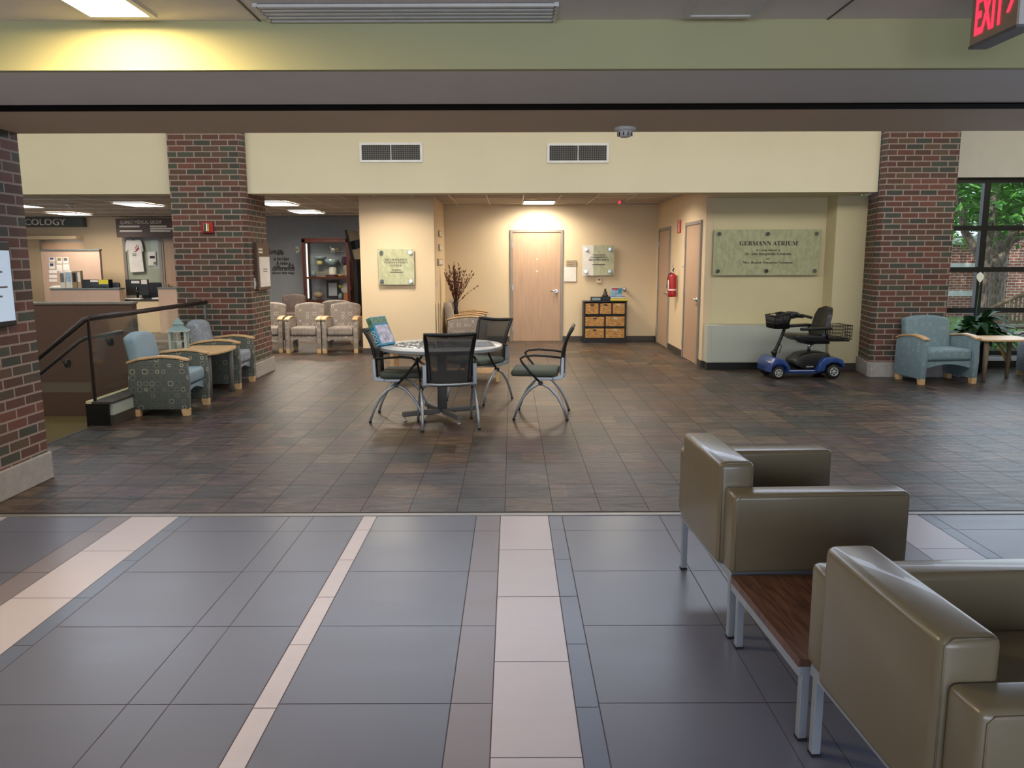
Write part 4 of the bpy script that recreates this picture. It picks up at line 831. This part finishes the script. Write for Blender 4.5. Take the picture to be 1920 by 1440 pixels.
mb = MB(); mb.add(b); mb.build('bag_body', 'bag', t); MB().tube([(-.05, 0, .32), (-.03, 0, .38), (.03, 0, .38), (.05, 0, .32)], .008, 6).build('handle', 'bag', t)
# ------------------------------------------------------------------ lobby: reception desks
t = thing('reception_desk', 'cream reception desk with a dark worktop behind the stair wall', 'desk', (-9.9, 17.6, 0))
MB().box(0, 2.9, .02, .62, .0, .70).build('body', 'paint_cream', t)
MB().box(-.02, 2.92, -.01, .65, .70, .735, .005).build('worktop', 'ink', t)
for x in (.75, 1.5, 2.12, 2.5): MB().box(x-.004, x+.004, .012, .02, 0, .70).build('panel_joint', 'brown_sign', t)
def ctr(label, u0, u1, v0, v1, Yp, m='wood_pink', cap=True, z0=None, name='partition_panel', dep=.09):
    xa, zt = P(u0, v0, Yp); xb, zb = P(u1, v1, Yp); zb = zb if z0 is None else z0
    t = thing(name, label, 'partition', (xa, Yp, zb)); MB().box(0, xb-xa, 0, dep, 0, zt-zb-.035, .002).build('panel', m, t)
    MB().box(-.01, xb-xa+.01, -.02, dep+.02, zt-zb-.035, zt-zb, .004).build('cap_rail', 'counter_grey', t); return t
ctr('pinkish transaction counter front behind the brown stair wall', 95, 226, 538, 566, 17.35, z0=.0, dep=.22)
ctr('short pinkish counter front right of the computer monitor', 296, 345, 537, 566, 17.35, z0=.0, dep=.20)
pt = ctr('tall pinkish cubicle partition with papers pinned on it', 76, 194, 465, 560, 18.45, z0=.0)
bx_, _ = P(76, 465, 18.45)
rr = random.Random(8); pm = ['paper', 'white', 'book_blue', 'paper', 'white', 'screen_box', 'paper']; k = 0
for (u, v, uw, vh) in ((92, 480, 11, 8), (106, 480, 11, 12), (118, 480, 11, 12), (92, 490, 11, 12), (106, 494, 11, 12), (118, 493, 13, 12), (92, 504, 15, 6), (92, 513, 15, 6), (92, 521, 15, 5)):
    xa, z1 = P(u, v, 18.44); xb, z0 = P(u+uw, v+vh, 18.44)
    q = thing('pinned_paper', ['blue and white notice in the top left of the pinned papers', 'notice with a dark picture in the middle of the top row of pinned papers', 'pale notice at the right of the top row of pinned papers', 'white sheet with blue lines at the left of the middle row', 'white sheet in the middle row of pinned papers', 'white sheet at the right of the middle row of pinned papers', 'upper wide white sheet at the bottom left of the papers', 'middle wide white sheet at the bottom left of the papers', 'lowest wide white sheet of the pinned papers'][k], 'paper', (xa, 18.45, z0), 0, 'papers pinned on the cubicle partition')
    MB().box(0, xb-xa, -.006, -.001, 0, z1-z0).build('sheet', 'paper', q)
    if k < 6: MB().box(.02, (xb-xa)*.85, -.008, -.006, (z1-z0)*.45, (z1-z0)*.9).build('printed_block', ('book_blue', 'khaki', 'ink_grey', 'book_blue', 'white', 'white')[k], q)
    k += 1
zt = P(100, 538, 17.35)[1]
def box_item(name, label, cat, u0, u1, v0, Yp, z, dep, m, parts=(), group=None):
    xa, zt_ = P(u0, v0, Yp); xb, _ = P(u1, v0, Yp); q = thing(name, label, cat, (xa, Yp, z), 0, group)
    MB().box(0, xb-xa, 0, dep, 0, zt_-z, .006).build('body', m, q)
    for (nm, a, c, e, g_, mm) in parts: w__, h__ = xb-xa, zt_-z; MB().box(a*w__, c*w__, -.006, 0, e*h__, g_*h__).build(nm, mm, q)
    return q
box_item('printer', 'black printer with a yellow note on the transaction counter', 'printer', 155, 204, 522, 17.40, zt, .18, 'black_gloss', (('note', .62, .98, .45, .98, 'yellow'), ('control_strip', .3, .6, .7, .95, 'paper'), ('paper_tray', .1, .9, .02, .2, 'black')))
G2 = 'magazine and brochure holders on the transaction counter'
for lab, u0, u1, v0, m_, mm in (('white brochure holder at the left of the transaction counter holders', 111, 121, 507, 'white_plastic', 'ink_grey'), ('white brochure holder with a blue leaflet on the transaction counter', 122, 134, 506, 'white_plastic', 'screen_box'), ('dark picture brochure stand right of the white holders', 135, 143, 506, 'khaki', 'ink'), ('brown brochure stand next to the black printer', 144, 151, 505, 'tan_plate', 'white')):
    box_item('brochure_holder', lab, 'brochure holder', u0, u1, v0, 17.42, zt, .1, m_, (('leaflet', .15, .85, .35, .9, mm),), G2)
xx, _ = P(96, 535, 17.45); q = thing('paper_stack', 'low pile of white papers at the left end of the transaction counter', 'paper', (xx, 17.4, zt), 5); MB().box(0, .28, 0, .15, 0, .03).box(.04, .26, .02, .16, .03, .045).build('sheets', 'paper', q)
# monitor
xa, z1 = P(235, 522, 17.85); xb, zb = P(280, 552, 17.85)
t = thing('computer_monitor', 'back of a black computer monitor on the reception desk', 'monitor', ((xa+xb)/2, 17.85, .735)); wv = xb-xa
MB().box(-wv/2, wv/2, 0, .04, zb-.735, z1-.735, .006).build('screen_housing', 'black', t); MB().box(-.12, .12, -.1, .12, 0, .02, .004).cyl((0, -.0, .02), (0, -.0, .25), .025).build('stand', 'black_gloss', t)
MB().box(-.12, .06, -.004, 0, (z1-.735)*.80, (z1-.735)*.93).build('sticker', 'paper', t); MB().box(.1, .23, -.004, 0, (z1-.735)*.76, (z1-.735)*.98).build('note', 'paper', t); MB().lathe([(.0, 0), (.03, 0), (.03, .004), (0, .004)], M=Matrix.Translation((0, -.004, (z1-.735)*.45)) @ Matrix.Rotation(R(90), 4, 'X'), cap=False).build('maker_mark', 'steel', t)
q = thing('desk_papers', 'loose white papers and a keyboard tray beside the monitor foot', 'paper', (P(285, 555, 17.7)[0]+.14, 17.61, .735)); MB().box(-.1, .2, 0, .2, 0, .03).box(-.75, -.35, 0, .15, 0, .02).build('sheets', 'paper', q)
def office_chair(label, x, y, rz):
    t = thing('office_chair', label, 'office chair', (x, y, 0), rz, 'office chairs behind the reception desk')
    MB().box(-.24, .24, -.22, .22, .44, .52, .03, 3).build('seat', 'khaki', t, smooth=True); MB().box(-.22, .22, .2, .28, .58, 1.08, .035, 3).build('backrest', 'navy', t, smooth=True)
    MB().cyl((0, 0, .1), (0, 0, .44), .03).build('gas_post', 'black', t); MB().box(-.02, .02, .2, .24, .42, .7).build('back_support', 'black', t)
    for k in range(5):
        a = k*2*math.pi/5; l = MB().tube([(0, 0, .1), (.3*math.cos(a), .3*math.sin(a), .07)], [.025, .018]).build('base_arm', 'black', t); MB().ball((.3*math.cos(a), .3*math.sin(a), .03), .03).build('caster', 'rubber', l)
    for s in (-1, 1): MB().tube([(s*.24, .1, .48), (s*.28, .1, .68), (s*.28, -.15, .7)], .015).build('armrest', 'khaki', t)
office_chair('navy and tan office chair left of the monitor', P(222, 540, 18.75)[0], 19.0, 150); office_chair('tan office chair mostly hidden behind the monitor', P(292, 540, 18.9)[0], 18.75, 200)
# QMG sign and ONCOLOGY sign
xa, z1 = P(217, 408, 19.1); xb, z0 = P(330, 443, 19.1)
t = thing('department_sign', 'brown hanging board lettered QUINCY MEDICAL GROUP above the T-shirt', 'sign', (xa, 19.1, z0)); w_, h_ = xb-xa, z1-z0
MB().box(0, w_, 0, .05, 0, h_, .004).build('board', 'brown_sign', t); MB().cyl((.1, .02, h_), (.1, .02, 2.61-z0), .008).cyl((w_-.1, .02, h_), (w_-.1, .02, 2.61-z0), .008).build('hanger', 'steel', t)
text('QUINCY MEDICAL GROUP', 'sign_letters', (w_*.43, -.001, h_*.80), width=w_*.70, height=.10, parent=t, ext=.004, bold=.01)
for x, z, wd in ((.06, .58, .34), (.06, .34, .38), (.58, .58, .28), (.58, .46, .40), (.58, .34, .34)):
    MB().box(w_*x, w_*(x+wd), -.004, 0, h_*z-.02, h_*z+.02).build('name_line', 'sign_letters', t)
xa, z1 = P(-8, 403, 19.2); xb, z0 = P(156, 423, 19.2)
t = thing('department_sign', 'grey sign bar with big silver letters ending in COLOGY', 'sign', (xa, 19.2, z0)); w_, h_ = xb-xa, z1-z0
MB().box(0, w_, 0, .19, 0, h_, .004).build('bar', 'grey_sign', t)
xl, _ = P(45, 412, 19.2); xr, _ = P(125, 412, 19.2); lw = (xr-xl)/.745
text('ONCOLOGY', 'sign_letters', (xr-xa-lw/2, -.001, h_*.46), width=lw, height=h_*.62, parent=t, ext=.03, bold=.012)
sbox('trim_16', 'paint_cream', -12.5, -10.35, 19.05, 19.4, 2.09, 2.17)
# far hallway door panel, framed glass door with T-shirt
xa, zt2 = P(72, 447, 26.8); f = struct(MB().box(0, .08, -.02, .02, 0, zt2).box(1.75, 1.83, -.02, .02, 0, zt2).box(.08, 1.75, -.02, .02, zt2-.08, zt2).build('door_4', 'frame_metal')); f.location = (xa, 26.85, 0); MB().box(.08, 1.75, 0, .02, 0, zt2-.08).build('door_leaf', 'wood_door', f)
xa, zt3 = P(230, 443, 19.38); xb, _ = P(302, 443, 19.38); W3 = xb-xa
f = MB(); f.box(0, .07, -.04, .0, 0, zt3).box(W3-.07, W3, -.04, 0, 0, zt3).box(.07, W3-.07, -.04, 0, zt3-.07, zt3).box(.07, W3-.07, -.04, 0, .66, .72)
f = struct(f.build('window_3', 'frame_metal')); f.location = (xa, 19.4, 0); MB().box(.07, W3-.07, -.02, -.012, .72, zt3-.07).build('window_pane', 'glass_clear', f); MB().box(.07, W3-.07, -.010, -.002, .72, zt3-.07).build('window_view', 'panel_cab', f)
door(5, .95, zt3, Matrix.Translation((xb+.0, 19.4, 0)), False)
xs0, zs1 = P(234, 447, 19.3); xs1, zs0 = P(272, 509, 19.3); sw, sh_ = xs1-xs0, zs1-zs0
t = thing('t_shirt', 'white T-shirt with a red ribbon print hanging behind the reception desk', 'shirt', (xs0, 19.33, zs0), R(0))
o = [(.18, 0), (.15, .70), (.06, .60), (.0, .68), (.04, .9), (.12, .985), (.36, 1), (.44, .975), (.56, .975), (.64, 1), (.88, .985), (.96, .88), (1.0, .66), (.94, .62), (.90, .72), (.96, .02)]
MB().prism([(x*sw, z*sh_) for x, z in o], -.025, 0, 'y', r=.006).build('shirt_body', 'white', t)
MB().tube([(sw*.5, -.028, sh_*.62), (sw*.66, -.03, sh_*.68), (sw*.76, -.03, sh_*.80), (sw*.68, -.03, sh_*.84), (sw*.6, -.03, sh_*.76), (sw*.62, -.03, sh_*.64), (sw*.78, -.03, sh_*.74)], .008, 6).build('ribbon_print', 'red_sign', t)
for z in (.50, .55): MB().box(sw*.38, sw*.6, -.028, -.025, sh_*z, sh_*(z+.025)).build('print_line', 'ink_grey', t)
MB().tube([(sw*.2, -.01, sh_*.99), (sw*.5, -.01, sh_*1.03), (sw*.8, -.01, sh_*.99)], .006, 6).build('hanger', 'steel', t)
xa, z1 = P(276, 470, 19.33); xb, z0 = P(293, 496, 19.33); t = thing('posted_notice', 'white notice with a dark emblem on the glass right of the T-shirt', 'paper', (xa, 19.365, z0)); MB().box(0, xb-xa, -.006, 0, 0, z1-z0).build('sheet', 'paper', t); MB().box(.05, .17, -.009, -.006, .17, .23).build('emblem', 'ink', t); MB().box(.13, .19, -.009, -.006, .02, .09).build('printed_block', 'ink_grey', t)
# ------------------------------------------------------------------ dark wall: decal, TV, china cabinet
t = thing('wall_decal', 'black script lettering Love life on the dark grey lobby wall', 'wall lettering', (0, 19.4, 0))
for s, u, v, uw, sh in (('Love', 512, 470, 14, .3), ('life', 526, 472, 14, .4), ('to the fullest', 528, 484, 29, .1), ('& make a', 532, 492, 26, .2), ('difference', 532, 501.5, 42, .3), ('rich', 546, 497, 11, .3), ('along the way', 532, 511, 42, .1)):
    x, z = P(u, v, 19.4); hh = P(u, v-3.2, 19.4)[1]-P(u, v+3.2, 19.4)[1]; text(s, 'ink', (x, -.001, z), width=uw*19.2/F, height=hh*(1.6 if sh >= .3 else 1.1), parent=t, ext=.003, shear=sh, bold=.02)
x, z = P(557, 467, 19.38); t = thing('wall_ornament', 'small cream leaf-shaped ornament on the dark grey wall', 'ornament', (x, 19.4, z)); MB().ball((0, -.01, 0), .03, (1, .4, 1)).build('centre', 'wood_light', t)
g = MB()
for k in range(7): g.ball((0, 0, 0), .05, (1, .12, .28), 8) if False else g.prism([(0, -.012), (.05, -.02), (.085, 0), (.05, .02), (0, .012)], -.014, -.004, 'y', M=Matrix.Rotation(R(-100+k*33), 4, 'Y'))
g.build('leaves', 'petal', t)
t = thing('wall_television', 'black television tilted on the side wall above the waiting chairs, seen edge on', 'television', (-2.53, 14.3, 1.88), rot=(0, R(-12), 0))
MB().box(-.30, -.25, -.45, .45, -.24, .28, .008).build('screen_housing', 'black_gloss', t); MB().box(-.25, .0, -.06, .06, -.05, .1).build('wall_arm', 'black', t); MB().box(-.303, -.30, -.43, .43, -.22, .26).build('screen', 'black', t)
t = thing('china_cabinet', 'mahogany glass-fronted cabinet with lit shelves at the dark wall', 'cabinet', (-4.86, 18.55, 0)); Wc2, Hc2 = 1.09, 2.06
f = MB()
for x in (0, Wc2-.07):
    for y in (0, .43): f.box(x, x+.07, y, y+.05, .0, Hc2)
f.box(0, Wc2, 0, .48, Hc2-.07, Hc2); f.box(0, Wc2, 0, .48, 0, .12); f.box(.07, Wc2-.07, 0, .48, 1.155, 1.20); f.box(.07, Wc2-.07, 0, .48, .60, .65); f.build('frame', 'wood_mahogany', t)
f = MB(); f.box(-.01, Wc2+.01, -.01, .49, Hc2, Hc2+.03, .006)
f.build('cornice', 'wood_mahogany', t); MB().box(.07, Wc2-.07, .46, .47, .12, Hc2-.07).build('back_mirror', 'mirror_grey', t)
for z in (1.46, 1.75): MB().box(.07, Wc2-.07, .02, .46, z, z+.012).build('glass_shelf', 'glass_clear', t)
MB().box(.085, .115, .03, .05, .7, Hc2-.1).build('light_strip', 'led', t); MB().box(.07, Wc2-.07, .004, .01, .65, Hc2-.07).build('glass_front', 'glass_window', t)
def item(name, label, cat, x, z, fn):
    q = thing(name, label, cat, (-4.86+x, 18.80, z), 0, 'keepsakes in the glass cabinet'); fn(q)
def lath(prof, m, nm='body'): return lambda q: MB().lathe(prof).build(nm, m, q)
item('figurine', 'pale small animal figurine on the top glass shelf', 'figurine', .66, 1.762, lambda q: (MB().ball((0, 0, .07), .035, (1.5, 1, .8)).build('body', 'ceramic_white', q), MB().cyl((-.03, 0, 0), (-.03, 0, .06), .01).cyl((.03, 0, 0), (.03, 0, .06), .01).build('leg', 'ceramic_white', q), MB().ball((-.05, 0, .12), .02).build('head', 'ceramic_white', q)))
item('figurine', 'dark small animal figurine on the top glass shelf', 'figurine', .76, 1.762, lambda q: (MB().ball((0, 0, .07), .035, (1.3, 1, .8)).build('body', 'khaki', q), MB().cyl((-.02, 0, 0), (-.02, 0, .06), .01).cyl((.03, 0, 0), (.03, 0, .06), .01).build('leg', 'khaki', q), MB().ball((.0, 0, .12), .022).build('head', 'khaki', q)))
item('bowl', 'blue-green glass bowl pile at the left of the middle shelf', 'bowl', .36, 1.59, lath([(.03, 0), (.12, .02), (.16, .08), (.15, .08), (.02, .02)], 'glassware'))
item('jar', 'small cream pot on the middle glass shelf', 'pot', .34, 1.472, lath([(.05, 0), (.07, .03), (.07, .10), (.05, .11)], 'ceramic_cream'))
item('bowl', 'wide dark and white bowl in the middle of the middle shelf', 'bowl', .62, 1.472, lath([(.08, 0), (.10, .015), (.18, .13), (.17, .13), (.05, .03)], 'glassware'))
item('vase', 'round purple vase at the right of the middle shelf', 'vase', .93, 1.472, lath([(.04, 0), (.07, .05), (.08, .12), (.05, .17), (.055, .19)], 'purple'))
item('cowboy_hat', 'cream hat with red band on the wooden shelf', 'hat', .64, 1.20, lambda q: (MB().lathe([(.09, .0), (.10, .10), (.08, .21), (.02, .22)]).build('crown', 'ceramic_white', q), MB().lathe([(.10, .045), (.17, .05), (.17, .06), (.1, .06)], cap=False).build('brim', 'ceramic_white', q), MB().lathe([(.102, .02), (.102, .05)], cap=False).build('band', 'red', q)))
item('framed_photo', 'small framed photo strip left of the hat', 'picture frame', .40, 1.20, lambda q: (MB().box(-.13, .13, -.01, .02, 0, .12).build('frame', 'khaki', q), MB().box(-.115, .115, -.013, -.01, .02, .09).build('picture', 'ink_grey', q)))
item('jar', 'dark glass jar at the far left of the wooden shelf', 'jar', .19, 1.20, lath([(.05, 0), (.055, .1), (.03, .14), (.03, .17)], 'glassware'))
item('basket', 'low tan basket right of the hat', 'basket', .83, 1.20, lath([(.07, 0), (.09, .05), (.085, .05), (.02, .02)], 'wicker'))
item('vase', 'brown round-topped vase at the right of the wooden shelf', 'vase', .95, 1.20, lath([(.03, 0), (.04, .06), (.025, .1), (.06, .16), (.055, .23), (.02, .26)], 'tan_plate'))
item('framed_certificate', 'dark framed certificate on the lowest visible shelf', 'picture frame', .63, .65, lambda q: (MB().box(-.15, .15, -.02, .02, .04, .46, .006).build('frame', 'black', q), MB().box(-.1, .1, -.024, -.02, .10, .40).build('certificate', 'mirror_grey', q)))
item('conch_shell', 'spiky brown shell at the left of the lowest visible shelf', 'shell', .28, .65, lambda q: (MB().ball((0, 0, .12), .09, (1.3, .8, .9)).build('body', 'khaki', q), [MB().cyl((.05*k, 0, .16), (.06*k+.02, 0, .27), .02, .003, 6).build('spike', 'ink_grey', q) for k in (-1, 0, 1)]))
item('flower_vase', 'vase of yellow flowers right of the certificate', 'vase', .80, .65, lambda q: (MB().lathe([(.04, 0), (.05, .1), (.02, .16)]).build('vase_body', 'glassware', q), MB().ball((0, 0, .32), .04).build('bloom', 'yellow', q), MB().cyl((0, 0, .15), (0, 0, .3), .005).build('stem', 'leaf', q)))
item('plate', 'pale standing plate at the right of the lowest visible shelf', 'plate', .94, .65, lambda q: (MB().lathe([(.0, 0), (.07, 0), (.12, .015), (.12, .022), (0, .01)], M=Matrix.Translation((0, .02, .27)) @ Matrix.Rotation(R(80), 4, 'X'), cap=False).build('dish', 'ceramic_white', q), MB().box(-.05, .05, -.02, .05, 0, .15).build('stand', 'orange_clay' if 'orange_clay' in MATS else mat('orange_clay', '#a5603a', .5), q)))
# ------------------------------------------------------------------ outdoors
sbox('floor', 'grass', 5.8, 34, 11.75, 40, -.25, -.02); sbox('floor', 'paving', 5.8, 34, 13.0, 17.5, -.02, -.01)
t = thing('brick_building', 'red brick building with white stone bands beyond the garden', 'building', (8, 22, 0))
MB().box(0, 16, 0, 2, -.1, 1.95).box(5.2, 16, -.8, 0, -.1, 2.4).build('wall', 'brick_outside', t); MB().box(-.1, 5.2, -.12, 0, 1.95, 2.2).box(5.1, 16, -.9, 2, 2.4, 2.6).build('parapet', 'stone_white', t)
MB().box(0, 5.15, -.03, 0, 1.25, 1.45).box(0, 5.15, -.03, 0, .55, .7).build('stone_band', 'stone_white', t); MB().box(2.0, 3.2, -.04, 0, 1.45, 1.75).build('window', 'screen_box', t)
rr = random.Random(21)
def tree(label, x, y, branches, n, cz, cr, seed, trunk_r=.17):
    t = thing('tree', label, 'tree', (x, y, -.02)); tr = MB()
    for pts, r0, r1 in branches: tr.tube(pts, [r0+(r1-r0)*k/(len(pts)-1) for k in range(len(pts))], 10)
    tr.build('trunk', 'bark', t, smooth=True); r_ = random.Random(seed); b = bmesh.new()
    ends = [Vector(p[0][-1]) for p in branches]+[Vector(p[0][-2]) for p in branches if len(p[0]) > 2]
    for k in range(n):
        if k % 2: q = r_.choice(ends)+Vector((r_.gauss(0, .65), r_.gauss(0, .65), r_.gauss(0, .45)))
        else: a, u_ = r_.uniform(0, 6.28), r_.uniform(.2, 1)**.5; q = Vector((math.cos(a)*cr*u_, math.sin(a)*cr*u_, cz+r_.uniform(-1, 1)*1.5*(1-.5*u_)))
        if q.z < 1.8: continue
        s = r_.uniform(.07, .14); d = Vector((r_.uniform(-1, 1), r_.uniform(-1, 1), r_.uniform(-.5, .3))).normalized(); sd = d.cross(Vector((r_.uniform(-.4, .4), r_.uniform(-.4, .4), 1))).normalized()
        b.faces.new([b.verts.new(q-d*s), b.verts.new(q+sd*s*.45), b.verts.new(q+d*s), b.verts.new(q-sd*s*.45)])
    m_ = MB(); m_.add(b); m_.build('foliage', 'leaf_bright', t); return t
tree('tree with forked grey trunk just outside the window', 8.87, 15.0, [([(0, 0, 0), (.0, 0, .8), (.02, 0, 1.55), (.05, 0, 2.4), (.2, .1, 3.6), (.3, .1, 4.6)], .165, .05), ([(.05, 0, 1.35), (.45, .1, 1.75), (.8, .2, 2.4), (1.2, .3, 3.3)], .10, .03), ([(0, 0, 1.5), (-.35, .1, 2.1), (-.5, .2, 2.9), (-.7, .3, 4)], .09, .03), ([(.55, .1, 1.9), (1.2, .2, 2.2), (2.0, .3, 2.6)], .05, .02)], 7500, 3.3, 3.2, 1)
tree('slimmer pale tree standing behind the forked one', 10.75, 17.6, [([(0, 0, 0), (.03, 0, 1.5), (.0, 0, 3), (.1, 0, 4.6)], .17, .08), ([(0, 0, 2.2), (-.7, 0, 3.2), (-1.4, 0, 4)], .07, .02), ([(0, 0, 2.4), (.8, 0, 3.2), (1.6, 0, 4)], .07, .02)], 7500, 3.6, 3.2, 2)
tree('bushy tree filling the left window panes in the distance', 10.2, 20.0, [([(0, 0, 0), (.02, 0, 1.4), (0, 0, 4.3)], .12, .05), ([(0, 0, 1.8), (-.9, 0, 2.8)], .06, .02), ([(0, 0, 1.9), (1, 0, 2.9)], .06, .02)], 9000, 3.4, 3.6, 3)
t = thing('shrub', 'low green shrubs under the window outside', 'shrub', (7.6, 12.6, -.02)); b = bmesh.new(); r_ = random.Random(6)
for k in range(2600):
    q = Vector((r_.gauss(0, .8), r_.gauss(0, .3), abs(r_.gauss(.18, .16)))); s = r_.uniform(.02, .045); d = Vector((r_.uniform(-1, 1), r_.uniform(-1, 1), r_.uniform(-.3, 1))).normalized(); sd = d.cross(Vector((.1, .2, 1))).normalized()
    b.faces.new([b.verts.new(q-d*s), b.verts.new(q+sd*s*.5), b.verts.new(q+d*s), b.verts.new(q-sd*s*.5)])
m_ = MB(); m_.add(b); m_.build('foliage', 'leaf_bright', t)
t = thing('garden_bench', 'weathered wooden bench with an arched slatted back outside the window', 'bench', (9.15, 13.9, -.01), 0)
w2 = .75; arch = [(-w2+2*w2*k/12, .70+.28*math.sin(math.pi*k/12)) for k in range(13)]
MB().tube([(x, 0, z) for x, z in arch], .035, 8).build('top_rail', 'bench_wood', t)
for k in range(1, 20):
    x = -w2+2*w2*k/20; z = .70+.28*math.sin(math.pi*k/20); MB().box(x-.018, x+.018, -.01, .01, .5, z).build('slat', 'bench_wood', t)
MB().box(-w2, w2, -.02, .02, .45, .51).build('lower_rail', 'bench_wood', t); MB().box(-w2, w2, -.5, -.02, .40, .44).build('seat', 'bench_wood', t)
for x in (-w2, w2):
    MB().box(x-.03, x+.03, -.03, .03, 0, .72).build('back_leg', 'bench_wood', t); MB().box(x-.03, x+.03, -.5, -.44, 0, .62).build('front_leg', 'bench_wood', t); MB().box(x-.04, x+.04, -.52, .02, .62, .66).build('armrest', 'bench_wood', t)
